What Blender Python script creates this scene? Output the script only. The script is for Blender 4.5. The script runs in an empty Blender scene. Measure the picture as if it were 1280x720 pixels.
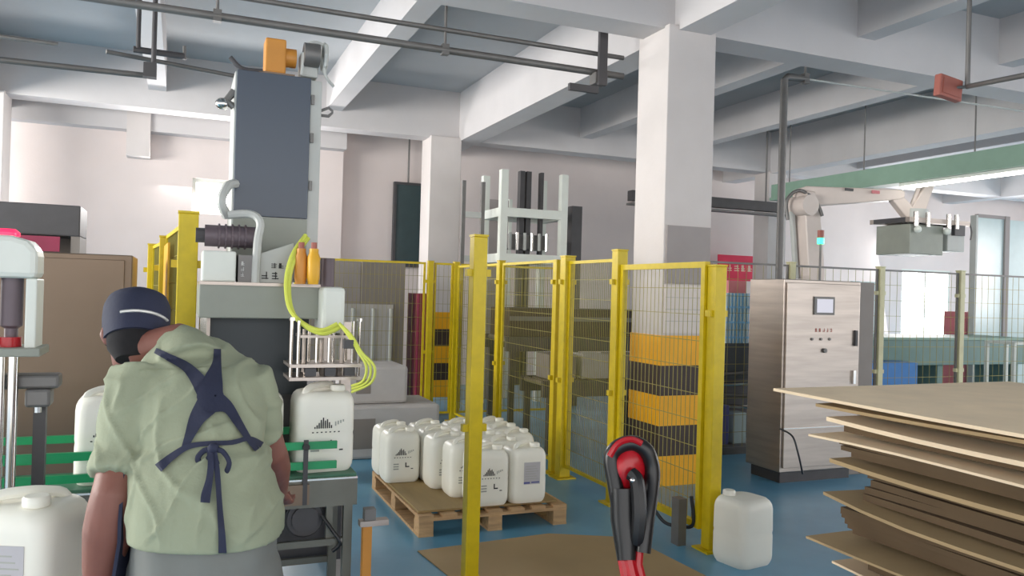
import bpy, bmesh, math, random
from mathutils import Vector, Matrix, noise
from mathutils.bvhtree import BVHTree
random.seed(7)
S = bpy.context.scene
COL = S.collection
# ------------------------------------------------------------------ camera
F = 1000.0; ROLL = .028; HV = 5.0; CH = 1.6; PH = math.radians(22.5)
cd = bpy.data.cameras.new('camera'); cam = bpy.data.objects.new('camera', cd); COL.objects.link(cam)
cd.sensor_width = 36; cd.lens = F / 1280 * 36; cd.clip_start = .05; cd.clip_end = 200
cam.location = (0, 0, CH)
pit = math.atan(HV / F)
cam.matrix_world = (Matrix.Translation((0, 0, CH)) @ Matrix.Rotation(-PH, 4, 'Z') @
                    Matrix.Rotation(math.pi / 2 + pit, 4, 'X') @ Matrix.Rotation(ROLL, 4, 'Z'))
S.camera = cam
# ------------------------------------------------------------------ world, daylight, exposure
w = bpy.data.worlds.new('world'); S.world = w; w.use_nodes = True
w.node_tree.nodes['Background'].inputs[0].default_value = (1, .985, .975, 1)
w.node_tree.nodes['Background'].inputs[1].default_value = 1.5
def area(name, loc, size, energy, direction, color=(1, 1, 1)):
    l = bpy.data.lights.new(name, 'AREA'); l.shape = 'RECTANGLE'; l.size, l.size_y = size; l.energy = energy; l.color = color
    o = bpy.data.objects.new(name, l); COL.objects.link(o); o.location = loc
    o.rotation_euler = Vector(direction).to_track_quat('-Z', 'Y').to_euler(); return o
area('daylight_back_window', (14.6, 12.6, 1.9), (3.2, 2.2), 160, (-.5, -1, -.1), (1, .97, .95))
area('daylight_high_window', (.5, 12.6, 3.0), (1.6, .6), 90, (0, -1, -.3), (1, .97, .95))
area('fill_right', (19.6, 5, 2.3), (7, 2.2), 330, (-1, .45, 0), (1, .97, .96))  # added fill lamp by the right wall, where no window is known
area('fill_left', (-7.6, 7, 2.4), (7, 2.2), 640, (1, .35, 0), (1, .98, .93))  # added fill lamp standing in for windows in the unseen left wall
S.view_settings.view_transform = 'Standard'; S.view_settings.look = 'None'
S.view_settings.exposure = .8; S.view_settings.gamma = 1

# ------------------------------------------------------------------ helpers
def at(px, py, d):
    x = px - 640; y = py - 360
    u = x * math.cos(ROLL) + y * math.sin(ROLL); v = -x * math.sin(ROLL) + y * math.cos(ROLL) - HV
    X = u / F * d; z = CH - v / F * d
    return Vector((X * math.cos(PH) + d * math.sin(PH), -X * math.sin(PH) + d * math.cos(PH), z))
def cw(X, d, z): return Vector((X * math.cos(PH) + d * math.sin(PH), -X * math.sin(PH) + d * math.cos(PH), z))
def lin(c): return tuple(((v / 255) / 12.92 if v / 255 <= .04045 else ((v / 255 + .055) / 1.055) ** 2.4) for v in c)
def mat(name, rgb, rough=.5, metal=0, amt=.12, scale=6, bump=.0, bscale=40, stretch=None, emit=0, rgb2=None, alpha=1, trans=0):
    m = bpy.data.materials.new(name); m.use_nodes = True; t = m.node_tree; b = t.nodes['Principled BSDF']
    c = lin(rgb); b.inputs['Roughness'].default_value = rough; b.inputs['Metallic'].default_value = metal
    tc = t.nodes.new('ShaderNodeTexCoord'); mp = t.nodes.new('ShaderNodeMapping')
    t.links.new(tc.outputs['Object'], mp.inputs[0])
    if stretch: mp.inputs['Scale'].default_value = stretch
    n = t.nodes.new('ShaderNodeTexNoise'); n.inputs['Scale'].default_value = scale; n.inputs['Detail'].default_value = 4
    t.links.new(mp.outputs[0], n.inputs[0])
    r = t.nodes.new('ShaderNodeValToRGB'); t.links.new(n.outputs[0], r.inputs[0])
    c2 = lin(rgb2) if rgb2 else tuple(min(1, v * (1 + amt)) for v in c)
    r.color_ramp.elements[0].position = .32; r.color_ramp.elements[1].position = .68
    r.color_ramp.elements[0].color = (*[v * (1 - amt) for v in c], 1); r.color_ramp.elements[1].color = (*c2, 1)
    t.links.new(r.outputs[0], b.inputs['Base Color'])
    if bump:
        n2 = t.nodes.new('ShaderNodeTexNoise'); n2.inputs['Scale'].default_value = bscale; t.links.new(mp.outputs[0], n2.inputs[0])
        bp = t.nodes.new('ShaderNodeBump'); bp.inputs['Strength'].default_value = bump; bp.inputs['Distance'].default_value = .01
        t.links.new(n2.outputs[0], bp.inputs['Height']); t.links.new(bp.outputs[0], b.inputs['Normal'])
    if emit:
        b.inputs['Emission Color'].default_value = (*c, 1); b.inputs['Emission Strength'].default_value = emit
    if trans: b.inputs['Transmission Weight'].default_value = trans
    return m
M = dict(
 wall=mat('white_plaster', (226, 214, 210), .85, amt=.04, scale=1.2, bump=.1),
 ceil=mat('painted_concrete', (176, 178, 180), .9, amt=.06, scale=.8, bump=.15),
 beam=mat('painted_beam', (205, 201, 201), .85, amt=.04, scale=1.5, bump=.1),
 column=mat('column_plaster', (210, 203, 200), .85, amt=.04, scale=2, bump=.1),
 floor=mat('blue_epoxy', (90, 152, 188), .3, amt=.12, scale=1.6, rgb2=(108, 168, 198), bump=.05, bscale=8),
 yel=mat('safety_yellow_paint', (206, 180, 4), .4, amt=.08, scale=14),
 ypale=mat('pale_yellow_paint', (206, 200, 160), .5, amt=.1),
 stripe_y=mat('column_yellow', (240, 172, 4), .5, amt=.05), stripe_k=mat('column_black', (58, 44, 38), .55, amt=.1),
 wire=mat('fence_wire', (150, 140, 70), .5, metal=.3),
 steel=mat('stainless', (176, 166, 158), .36, metal=.85, amt=.1, scale=2, stretch=(1, 1, 12), bump=.04, bscale=20),
 steel_c=mat('dull_stainless', (112, 112, 104), .45, metal=.6, amt=.1),
 steel_d=mat('stainless_warm', (126, 108, 92), .42, metal=.6, amt=.12, scale=1.2, bump=.03, bscale=12),
 chrome=mat('polished_steel', (215, 212, 208), .15, metal=1, amt=.03),
 galv=mat('galvanised', (118, 116, 114), .5, metal=.5, amt=.1),
 grey=mat('machine_grey', (146, 150, 140), .5, amt=.05), lgrey=mat('light_grey', (186, 188, 184), .5, amt=.04),
 dgrey=mat('dark_grey', (72, 70, 72), .5, amt=.1), mauve=mat('motor_mauve', (104, 92, 98), .5, metal=.2, amt=.1),
 black=mat('black_plastic', (26, 26, 28), .35, amt=.1), dglass=mat('dark_acrylic', (34, 44, 50), .4, amt=.06, scale=1),
 dpanel=mat('tower_dark_panel', (66, 76, 90), .28, amt=.08, scale=.8), dteal=mat('dark_glass', (62, 78, 80), .25, amt=.06),
 white=mat('white_enamel', (222, 226, 218), .4, amt=.03), jug=mat('white_hdpe', (242, 240, 228), .38, amt=.02, scale=4),
 orange=mat('orange_paint', (204, 138, 56), .45, amt=.06), valve=mat('valve_yellow', (224, 168, 30), .4, amt=.06),
 hose=mat('lime_hose', (206, 214, 90), .3, amt=.06), green=mat('conveyor_green', (20, 150, 92), .4, amt=.08),
 dgreen=mat('belt_green', (70, 120, 96), .5, amt=.1), tgreen=mat('trunking_green', (134, 164, 146), .5, amt=.05),
 red=mat('red_plastic', (176, 22, 34), .25, amt=.08), banner=mat('red_banner', (238, 56, 92), .6, amt=.05),
 pale=mat('pale_lettering', (246, 214, 190), .6, amt=.02), ink=mat('black_ink', (34, 34, 36), .6, amt=.05),
 greyink=mat('grey_ink', (170, 172, 164), .6, amt=.05), label=mat('grey_label', (186, 184, 188), .6, amt=.04), blueink=mat('blue_ink', (84, 88, 150), .5, amt=.05),
 wood=mat('pallet_wood', (190, 154, 112), .7, amt=.2, scale=5, stretch=(1, 8, 8), bump=.2, bscale=30),
 ply=mat('plywood_sheet', (150, 126, 82), .65, amt=.08, scale=3, stretch=(6, 1, 1)),
 card=mat('cardboard', (170, 146, 108), .85, amt=.07, scale=5, bump=.06), card2=mat('cardboard_pale', (232, 210, 178), .85, amt=.06, scale=5, bump=.06),
 card3=mat('cardboard_shaded_brown', (94, 76, 54), .85, amt=.08, scale=4, bump=.06),  # brown darkened so the bundle edges carry their shade in the colour
 floorcard=mat('floor_cardboard', (178, 152, 112), .85, amt=.05, scale=2),
 skin=mat('skin', (126, 80, 68), .55, amt=.1, scale=8, bump=.08, bscale=60), shirt=mat('sage_cotton', (146, 152, 128), .85, amt=.05, scale=6, bump=.12, bscale=90),
 trouser=mat('grey_trousers', (116, 118, 114), .85, amt=.06, bump=.1), navy=mat('navy_cloth', (38, 42, 64), .8, amt=.1, bump=.1, bscale=80),
 hair=mat('black_hair', (26, 24, 26), .95, amt=.2, scale=50), silver=mat('silver_strap', (196, 196, 192), .3, metal=.3),
 sole=mat('shoe_black', (30, 30, 32), .5), carton=mat('pale_cartons', (186, 182, 180), .7, amt=.04), cabgrey=mat('taupe_cabinet', (134, 126, 120), .55, amt=.04),
 blue=mat('blue_crate', (132, 194, 236), .45, amt=.05), sblue=mat('strong_blue', (60, 130, 200), .45, amt=.05),
 bsign=mat('red_brown_sign', (164, 96, 84), .5, amt=.08), rackred=mat('faded_red', (204, 118, 124), .6, amt=.05),
 robot=mat('robot_cream', (214, 200, 192), .4, amt=.03), teal=mat('teal_machine', (104, 136, 130), .5, amt=.05),
 greyn=mat('notice_grey', (158, 150, 148), .7, amt=.03), tile=mat('white_notice', (222, 212, 206), .6, amt=.02),
 magenta=mat('dark_magenta', (140, 44, 72), .5, amt=.1),
 glow=mat('window_daylight', (255, 253, 250), .5, emit=3.2, amt=0), lampon=mat('lamp_tube', (255, 252, 246), .5, emit=6, amt=0),
 ggreen=mat('beacon_green', (40, 235, 130), .3, emit=3, amt=0), gred=mat('beacon_red', (235, 40, 80), .3, emit=1.0, amt=0),
 screen=mat('touch_screen', (198, 196, 206), .2, emit=.25, amt=.02),
 glass=mat('pale_glass', (196, 214, 214), .2, amt=.03), shoe=mat('cable_black', (30, 36, 44), .5))

ORG = {}
def org(o): return ORG.get(o.name, Vector((0, 0, 0))) if o else Vector((0, 0, 0))
class MB:
    def __init__(s): s.v = []; s.f = []
    def box(s, lo, hi):
        x0, y0, z0 = lo; x1, y1, z1 = hi; n = len(s.v)
        s.v += [Vector(p) for p in ((x0, y0, z0), (x1, y0, z0), (x1, y1, z0), (x0, y1, z0), (x0, y0, z1), (x1, y0, z1), (x1, y1, z1), (x0, y1, z1))]
        s.f += [tuple(n + i for i in q) for q in ((0, 3, 2, 1), (4, 5, 6, 7), (0, 1, 5, 4), (1, 2, 6, 5), (2, 3, 7, 6), (3, 0, 4, 7))]
        return s
    def cbox(s, c, size, rz=0, rx=0, ry=0):
        n = len(s.v); h = Vector(size) / 2; s.box(-h, h)
        R = Matrix.Rotation(rz, 3, 'Z') @ Matrix.Rotation(ry, 3, 'Y') @ Matrix.Rotation(rx, 3, 'X')
        for i in range(n, len(s.v)): s.v[i] = R @ s.v[i] + Vector(c)
        return s
    def tube(s, pts, r, seg=8, cap=True, flat=1.0, up=None):
        pts = [Vector(p) for p in pts]; rs = r if isinstance(r, (list, tuple)) else [r] * len(pts)
        n0 = len(s.v); prev = None
        for i, p in enumerate(pts):
            t = (pts[min(i + 1, len(pts) - 1)] - pts[max(i - 1, 0)]).normalized()
            if prev is None:
                a = Vector(up) if up else (Vector((0, 0, 1)) if abs(t.z) < .9 else Vector((1, 0, 0)))
            else: a = prev
            b = (a - t * a.dot(t)).normalized(); prev = b; c = t.cross(b)
            ri = rs[i]
            ra, rb = (ri if isinstance(ri, tuple) else (ri, ri * flat))
            for k in range(seg):
                an = 2 * math.pi * k / seg; s.v.append(p + b * (ra * math.cos(an)) + c * (rb * math.sin(an)))
        for i in range(len(pts) - 1):
            for k in range(seg):
                k2 = (k + 1) % seg; a = n0 + i * seg
                s.f.append((a + k, a + k2, a + seg + k2, a + seg + k))
        if cap:
            s.f.append(tuple(n0 + k for k in reversed(range(seg)))); e = n0 + (len(pts) - 1) * seg; s.f.append(tuple(e + k for k in range(seg)))
        return s
    def cyl(s, a, b, r, seg=12): return s.tube([a, b], r, seg)
    def lathe(s, base, prof, seg=16):
        n0 = len(s.v); b = Vector(base)
        for (r, z) in prof:
            for k in range(seg):
                an = 2 * math.pi * k / seg; s.v.append(b + Vector((r * math.cos(an), r * math.sin(an), z)))
        for i in range(len(prof) - 1):
            for k in range(seg):
                k2 = (k + 1) % seg; a = n0 + i * seg; s.f.append((a + k, a + k2, a + seg + k2, a + seg + k))
        s.f.append(tuple(n0 + k for k in reversed(range(seg)))); e = n0 + (len(prof) - 1) * seg; s.f.append(tuple(e + k for k in range(seg)))
        return s
    def rings(s, rings):
        """closed rings of equal length -> loft with caps"""
        n0 = len(s.v); L = len(rings[0])
        for r in rings: s.v += [Vector(p) for p in r]
        for i in range(len(rings) - 1):
            for k in range(L):
                k2 = (k + 1) % L; a = n0 + i * L; s.f.append((a + k, a + k2, a + L + k2, a + L + k))
        s.f.append(tuple(n0 + k for k in reversed(range(L)))); e = n0 + (len(rings) - 1) * L; s.f.append(tuple(e + k for k in range(L)))
        return s
    def ball(s, c, r, seg=14, nr=9):
        rx, ry, rz = r if isinstance(r, tuple) else (r, r, r); R = []
        for i in range(1, nr):
            th = -math.pi / 2 + math.pi * i / nr
            R.append([(c[0] + rx * math.cos(th) * math.cos(2 * math.pi * k / seg), c[1] + ry * math.cos(th) * math.sin(2 * math.pi * k / seg), c[2] + rz * math.sin(th)) for k in range(seg)])
        return s.rings(R)
    def prism(s, poly, axis, a, b):
        """poly of 2D points extruded along axis ('x','y','z')"""
        n = len(poly)
        def mk(p, t): return {'x': (t, p[0], p[1]), 'y': (p[0], t, p[1]), 'z': (p[0], p[1], t)}[axis]
        return s.rings([[mk(p, a) for p in poly], [mk(p, b) for p in poly]])
    def build(s, name, m, parent=None, smooth=False, bevel=0, loc=None):
        me = bpy.data.meshes.new(name); base = Vector((0, 0, 0))
        pp = parent
        while pp is not None: base += Vector(pp.location); pp = pp.parent
        o = bpy.data.objects.new(name, me)
        if loc is not None: o.location = Vector(loc) - base; off = Vector(loc)
        else: off = base
        me.from_pydata([tuple(v - off) for v in s.v], [], s.f)
        bm = bmesh.new(); bm.from_mesh(me); bmesh.ops.recalc_face_normals(bm, faces=bm.faces); bm.to_mesh(me); bm.free()
        if m: me.materials.append(m if not isinstance(m, str) else M[m])
        if smooth:
            for p in me.polygons: p.use_smooth = True
        COL.objects.link(o)
        if parent: o.parent = parent
        if bevel:
            b = o.modifiers.new('bevel', 'BEVEL'); b.width = bevel; b.segments = 2; b.limit_method = 'ANGLE'; b.angle_limit = .6
        if smooth:
            try: me.set_sharp_from_angle(angle=math.radians(40))
            except Exception: pass
        return o
def tag(o, label, cat=None, group=None, kind=None):
    if label: o['label'] = label
    if cat: o['category'] = cat
    if group: o['group'] = group
    if kind: o['kind'] = kind
    return o
def thing(name, loc, label, cat, group=None):
    o = bpy.data.objects.new(name, None); o.empty_display_size = .05; COL.objects.link(o); o.location = loc
    return tag(o, label, cat, group)
def B(lo, hi): return MB().box(lo, hi)
def struct(name, mb, m, **k):
    o = mb.build(name, m, **k)
    if not o.parent: o['kind'] = 'structure'
    return o
def dup(root, loc, rz=None, label=None, group=None):
    def rec(o, par):
        c = o.copy(); COL.objects.link(c)
        if par: c.parent = par
        for ch in list(o.children): rec(ch, c)
        return c
    r = rec(root, None); r.location = loc
    if rz is not None: r.rotation_euler = (0, 0, rz)
    if label: r['label'] = label
    if group: r['group'] = group
    return r
def smoothpts(pts, n=6):
    pts = [Vector(p) for p in pts]; out = []
    P = [pts[0]] + pts + [pts[-1]]
    for i in range(1, len(P) - 2):
        for k in range(n):
            t = k / n; a, b, c, d = P[i - 1], P[i], P[i + 1], P[i + 2]
            out.append(.5 * ((2 * b) + (c - a) * t + (2 * a - 5 * b + 4 * c - d) * t * t + (-a + 3 * b - 3 * c + d) * t ** 3))
    out.append(pts[-1]); return out

# ------------------------------------------------------------------ setting
struct('floor', B((-9, -5, -.1), (21, 14, 0)), 'floor')
struct('ceiling', B((-9, -5, 4.6), (21, 14, 4.75)), 'ceil')
wb = MB()
WX, WZ = (14.55, 16.05), (.55, 2.35)          # large window
wb.box((2.3, 12.9, 0), (WX[0], 13.1, 4.6)).box((WX[1], 12.9, 0), (20, 13.1, 4.6)).box((WX[0], 12.9, 0), (WX[1], 13.1, WZ[0])).box((WX[0], 12.9, WZ[1]), (WX[1], 13.1, 4.6))
struct('wall_back', wb, 'wall')
hx = (.12, .98); hz = (2.62, 3.14)
wl = MB(); wl.box((-9, 12.6, 0), (hx[0], 12.9, 4.6)).box((hx[1], 12.6, 0), (2.3, 12.9, 4.6)).box((hx[0], 12.6, 0), (hx[1], 12.9, hz[0])).box((hx[0], 12.6, hz[1]), (hx[1], 12.9, 4.6))
struct('wall_back_left', wl, 'wall')
struct('wall_right', B((20, -5, 0), (20.2, 13.1, 4.6)), 'wall')
wlf = MB(); wlf.box((-8.2, 3, 0), (-8, 13, 1.2)).box((-8.2, 3, 3.6), (-8, 13, 4.6)).box((-8.2, 3, 1.2), (-8, 3.4, 3.6)).box((-8.2, 12.2, 1.2), (-8, 13, 3.6)).box((-8.2, 7.4, 1.2), (-8, 8.0, 3.6))
struct('wall_left', wlf, 'wall')
def window(name, x0, x1, y, z0, z1, nx, nz):
    f = MB(); t = .05
    f.box((x0, y, z0), (x1, y + .08, z0 + t)).box((x0, y, z1 - t), (x1, y + .08, z1)).box((x0, y, z0 + t), (x0 + t, y + .08, z1 - t)).box((x1 - t, y, z0 + t), (x1, y + .08, z1 - t))
    w_ = struct(name, f, 'white')
    for i in range(1, nx):
        xx = x0 + (x1 - x0) * i / nx; B((xx - .02, y + .01, z0 + t), (xx + .02, y + .06, z1 - t)).build('mullion', M['white'], w_)
    for i in range(nx):
        a = x0 + (x1 - x0) * i / nx + .03; b_ = x0 + (x1 - x0) * (i + 1) / nx - .03
        B((a, y + .07, z0 + t), (b_, y + .078, z1 - t)).build('window_pane', M['glow'], w_)
window('window_1', WX[0], WX[1], 12.92, WZ[0], WZ[1], 2, 1)
window('window_2', hx[0], hx[1], 12.66, hz[0], hz[1], 2, 1)
for i, y0 in enumerate((1.6, 4.0, 6.4)):  # glowing windows added on the unseen right wall to go with its fill lamp
    added_window = struct('window_%d' % (3 + i), MB().box((19.92, y0, 1.2), (20, y0 + 2.1, 1.28)).box((19.92, y0, 3.32), (20, y0 + 2.1, 3.4)).box((19.92, y0, 1.28), (20, y0 + .08, 3.32)).box((19.92, y0 + 2.02, 1.28), (20, y0 + 2.1, 3.32)), 'white')
    B((19.97, y0 + .08, 1.28), (19.985, y0 + 2.02, 3.32)).build('window_pane', M['glow'], added_window)
GX = [-2.3, 4.0, 9.9, 15.9]; RY = [.1, 5.97, 11.7]; CS = .24
n = 0
for y in RY:
    n += 1; struct('trim_%d' % n, B((-9, y - .17, 3.88), (20, y + .17, 4.6)), 'beam')
for x in GX:
    n += 1; struct('trim_%d' % n, B((x - .16, -5, 3.86), (x + .16, 12.9, 4.6)), 'beam')
for x in (-6.3, -4.3, -.35, 1.95, 6.0, 7.95, 11.9, 13.9, 17.9):
    n += 1; struct('trim_%d' % n, B((x - .11, -5, 4.12), (x + .11, 12.9, 4.6)), 'beam')
n += 1; struct('trim_%d' % n, B((-9, 12.35, 3.72), (2.3, 12.6, 4.1)), 'beam')
n += 1; struct('trim_%d' % n, B((-.75, 12.3, 3.35), (-.45, 12.6, 4.12)), 'column')
def column(x, y, label, stripes, s=CS):
    c = MB(); c.box((x - s, y - s, 0), (x + s, y + s, 3.9))
    o = struct('column', c, 'column', bevel=.008); o['label'] = label
    if stripes:
        for i in range(5):
            z1 = 1.27 - i * .254; z0 = max(.0, z1 - .254)
            B((x - s - .006, y - s - .006, z0), (x + s + .006, y + s + .006, z1)).build('stripe_band', M['stripe_y' if i % 2 == 0 else 'stripe_k'], o)
    return o
c1 = column(3.98, 5.97, 'white square column with yellow and black warning bands at its base', True)
B((3.76, 5.712, 1.29), (4.2, 5.73, 1.70)).build('white_notice', M['tile'], c1)
for i in range(1, 4): B((3.765, 5.708, 1.29 + i * .1), (4.195, 5.713, 1.294 + i * .1)).build('notice_line', M['greyink'], c1)
B((3.765, 5.714, 1.71), (4.205, 5.73, 2.2)).build('grey_notice', M['greyn'], c1)
column(3.62, 11.7, 'white square column far back with yellow and black bands', True)
column(9.9, 11.7, 'slim grey white column behind the palletising robot', False, .2)
column(-2.3, 11.7, 'white column at the left end of the back wall', True)
column(15.9, 5.97, 'white column near the right wall', True)
# dark doors / openings high on the back wall
d1 = B((3.2, 12.75, 2.0), (3.62, 12.8, 3.3)).build('dark_panel_board', M['dteal'])
f1 = MB().box((3.16, 12.73, 1.96), (3.2, 12.82, 3.34)).box((3.62, 12.73, 1.96), (3.66, 12.82, 3.34)).box((3.2, 12.73, 3.3), (3.62, 12.82, 3.34)).box((3.2, 12.73, 1.96), (3.62, 12.82, 2.0)).build('board_frame', M['dgrey'], d1)
MB().cyl((3.4, 12.78, 3.34), (3.4, 12.78, 4.6), .015).build('hanging_rod', M['galv'], d1)
tag(d1, 'tall dark green panel hanging left of the far striped column', 'panel')
d2 = thing('display_board', (4.35, 11.2, 0), 'grey door-like board with white edge right of the far striped column', 'board')
B((4.15, 11.2, 0), (4.55, 11.26, 2.98)).build('board', M['greyn'], d2); B((4.55, 11.18, 0), (4.6, 11.28, 3.0)).build('white_edge', M['white'], d2)  # white strip along the right edge of the grey board

# ------------------------------------------------------------------ pipes, hangers, lamps on the ceiling
def pipe(name, pts, r, label, m='galv', cat='pipe', hang=(), group=None):
    o = MB().tube(pts, r, 10).build(name, M[m], smooth=True); tag(o, label, cat, group)
    for (x, y, z) in hang:
        h = MB().cyl((x, y, z), (x, y, 4.6), .012); h.box((x - .03, y - .03, z - r - .01), (x + .03, y + .03, z + r + .015)); h.build('hanger', M['galv'], o)
    return o
pipe('ceiling_pipe', [(-3, 6.45, 3.62), (3.72, 6.45, 3.62)], .032, 'lower of two long grey pipes crossing to the near column', hang=[(.2, 6.45, 3.62), (2, 6.45, 3.62)])
pipe('ceiling_pipe', [(-3, 6.45, 3.79), (3.72, 6.45, 3.79)], .022, 'upper thinner of two long grey pipes crossing to the near column')
st = thing('pipe_support', (3.45, 6.38, 3.5), 'dark steel channel holding both pipes left of the near column', 'bracket')
B((3.41, 6.33, 3.48), (3.49, 6.37, 4.12)).build('channel', M['dgrey'], st)
MB().cbox((3.45, 6.42, 3.55), (.12, .12, .1)).build('clamp', M['galv'], st); B((3.12, 6.33, 3.4), (3.41, 6.37, 3.46)).build('foot_bracket', M['dgrey'], st)
pipe('ceiling_pipe', [at(-60, 68, 6.1), at(190, 95, 6.9)], .025, 'dark pipe at upper left ending at the drop hanger')
pipe('ceiling_pipe', [at(-60, 37, 7.2), at(72, 55, 7.6)], .02, 'short dark pipe at the top left corner')
pipe('ceiling_pipe', [at(132, 64, 6.8), at(300, 96, 7.6)], .02, 'thin pipe from the left hanger towards the dark tower')
hb = thing('pipe_hanger', at(185, 66, 6.7), 'twin rod hanger with crossbar at upper left', 'bracket')
p = at(172, 60, 6.7); q = at(191, 92, 6.7)
MB().cyl(p, (p.x, p.y, 4.6), .018).build('rod', M['dgrey'], hb); MB().cyl(q, (q.x, q.y, 4.6), .02).build('rod', M['dgrey'], hb)
MB().tube([at(166, 61, 6.7), at(230, 70, 6.9)], .028, 8).build('crossbar', M['dgrey'], hb); MB().cyl(at(230, 57, 6.9), at(230, 74, 6.9), .015).build('end_stop', M['galv'], hb)
MB().cbox(at(187, 88, 6.7), (.1, .1, .12)).build('clamp', M['dgrey'], hb)
vp = at(981, 95, 7.75)
pipe('riser_pipe', [(vp.x, vp.y, 0.0), (vp.x, vp.y, vp.z - .03), (vp.x + .04, vp.y, vp.z), (vp.x + .25, vp.y - .02, vp.z)], .036, 'vertical grey riser pipe behind the control cabinet', hang=[(vp.x + .24, vp.y - .02, vp.z)])
pipe('hanging_cable', [(vp.x + .2, vp.y - .02, vp.z), (12, vp.y - .3, vp.z - .02)], .01, 'thin pale cable running right from the riser pipe', 'lgrey', 'cable')
sg = thing('hanging_sign', at(1186, 110, 6.2), 'red-brown sign box hanging under the ceiling at upper right', 'sign')
c = at(1186, 110, 6.2); MB().cbox(c, (.26, .06, .17), rz=.05, ry=.1).build('sign_box', M['bsign'], sg, bevel=.01)
MB().cbox(c + Vector((0, -.033, .0)), (.2, .006, .12), rz=.05, ry=.1).build('sign_face', M['bsign'], sg)
q = at(1210, 108, 6.2); MB().cyl((q.x, q.y, q.z), (q.x, q.y, 4.6), .018).build('hanging_rod', M['galv'], sg)
MB().cyl(c, q, .012).build('link_arm', M['galv'], sg)
pipe('ceiling_pipe', [q, at(1290, 92, 5.4), at(1400, 66, 4.9)], .02, 'short pipe running right from the red-brown sign')
tr = thing('cable_trunking', (8.3, 6.5, 3.1), 'long green cable trunking hung over the robot', 'trunking')
B((8.22, 2.5, 3.13), (8.38, 9.7, 3.33)).build('trunking_body', M['tgreen'], tr, bevel=.005)
B((8.19, 2.5, 3.09), (8.41, 9.7, 3.13)).build('lower_flange', M['tgreen'], tr)
for y in (3.2, 4.8, 6.4, 8.0, 9.4): MB().cyl((8.3, y, 3.33), (8.3, y, 4.6), .009).build('hanging_rod', M['galv'], tr)
lt = thing('batten_lamp', (8.3, 6.5, 3.0), 'lit white batten lamp under the green trunking', 'lamp')
B((8.26, 5.6, 3.055), (8.34, 7.4, 3.09)).build('housing', M['white'], lt); MB().cyl((8.3, 5.62, 3.035), (8.3, 7.38, 3.035), .018).build('tube', M['lampon'], lt)
t2 = thing('cable_trunking', (8, 11, 3.2), 'short dark trunking between near column and robot', 'trunking')
B((6.1, 10.2, 3.0), (9.6, 10.34, 3.15)).build('trunking_body', M['dgrey'], t2); B((6.1, 10.17, 2.94), (9.6, 10.37, 2.97)).build('lower_tray', M['galv'], t2)
for x in (6.6, 8.6): MB().cyl((x, 10.27, 3.15), (x, 10.27, 4.6), .014).build('hanging_rod', M['galv'], t2)
MB().tube([(5.4, 4.2, 3.0), (13, 8.6, 3.0)], .008).build('x', M['galv']).name = 'thin_wire'
tag(bpy.data.objects['thin_wire'], 'thin dark wire crossing below the green trunking', 'wire')
bpy.data.objects['thin_wire'].location = (3.4, 1.0, 0)

# ------------------------------------------------------------------ safety fences
def post(x, y, h, label, wd=.07, clamps=(.85, 1.7), mt='yel'):
    t = thing('fence_post', (x, y, 0), label, 'post')
    a = wd / 2
    B((x - a, y - a, .012), (x + a, y + a, h - .012)).build('upright', M[mt], t, bevel=.005)
    B((x - a - .003, y - a - .003, h - .012), (x + a + .003, y + a + .003, h)).build('cap', M[mt], t)
    B((x - a - .04, y - a - .04, 0), (x + a + .04, y + a + .04, .012)).build('base_plate', M[mt], t)
    for z in clamps:
        B((x - a - .03, y - .02, z - .02), (x - a, y + .02, z + .02)).build('clamp', M[mt], t); B((x + a, y - .02, z - .02), (x + a + .03, y + .02, z + .02)).build('clamp', M[mt], t)
    return t
def panel(a, b, z0, z1, label, sp=.04, t=.025, name='mesh_fence', mid=None, rail='yel'):
    a = Vector((*a, 0)); b = Vector((*b, 0)); L = (b - a).length; u = (b - a) / L; rz = math.atan2(u.y, u.x)
    o = thing(name, (a + b) / 2, label, 'fence')
    def bar(s0, s1, za, zb, w_, nm, mt):
        MB().cbox(a + u * ((s0 + s1) / 2) + Vector((0, 0, (za + zb) / 2)), (abs(s1 - s0), w_, abs(zb - za)), rz).build(nm, M[mt], o)
    bar(0, L, z1 - t, z1, t, 'top_rail', rail); bar(0, L, z0, z0 + t, t, 'bottom_rail', rail)
    bar(0, t, z0 + t, z1 - t, t, 'side_rail', rail); bar(L - t, L, z0 + t, z1 - t, t, 'side_rail', rail)
    if mid: bar(t, L - t, mid, mid + t, t, 'middle_rail', 'yel')
    m = MB(); k = int(L / sp)
    for i in range(1, k):
        m.cbox(a + u * (L * i / k) + Vector((0, 0, (z0 + z1) / 2)), (.0032, .0032, z1 - z0 - t), rz)
    nz = int((z1 - z0) / .16)
    for i in range(1, nz):
        m.cbox((a + b) / 2 + Vector((0, 0, z0 + (z1 - z0) * i / nz)), (L - t, .004, .004), rz)
    tag(m.build('wire_mesh', M['wire'], o), None, kind='stuff')
    return o
post(1.51, 4.14, 1.91, 'nearest tall yellow fence post in front of the jug pallet', .078)
post(3.15, 4.2, 1.81, 'yellow gate post beside the lone white jug', .085, (1.5,))
post(3.11, 5.36, 1.95, 'yellow fence post between gate leaf and mesh panel left of the column', .09)
panel((3.11, 4.25), (3.11, 5.31), .12, 1.83, 'yellow mesh gate leaf in front of the near striped column', .05, .04, 'fence_gate')
panel((3.11, 5.405), (3.11, 6.2), .1, 1.88, 'yellow mesh panel left of the gate leaf behind the pallet truck', .03)
post(3.11, 6.25, 1.93, 'thick yellow fence post behind right end of the jug pallet', .1)
post(3.11, 6.44, 1.9, 'second yellow post right behind the thick one by the pallet', .07)
panel((3.11, 6.5), (3.11, 7.75), .1, 1.9, 'yellow mesh panel receding behind the jug pallet', .04)
post(3.11, 7.82, 1.93, 'yellow post between the two receding mesh panels')
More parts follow.
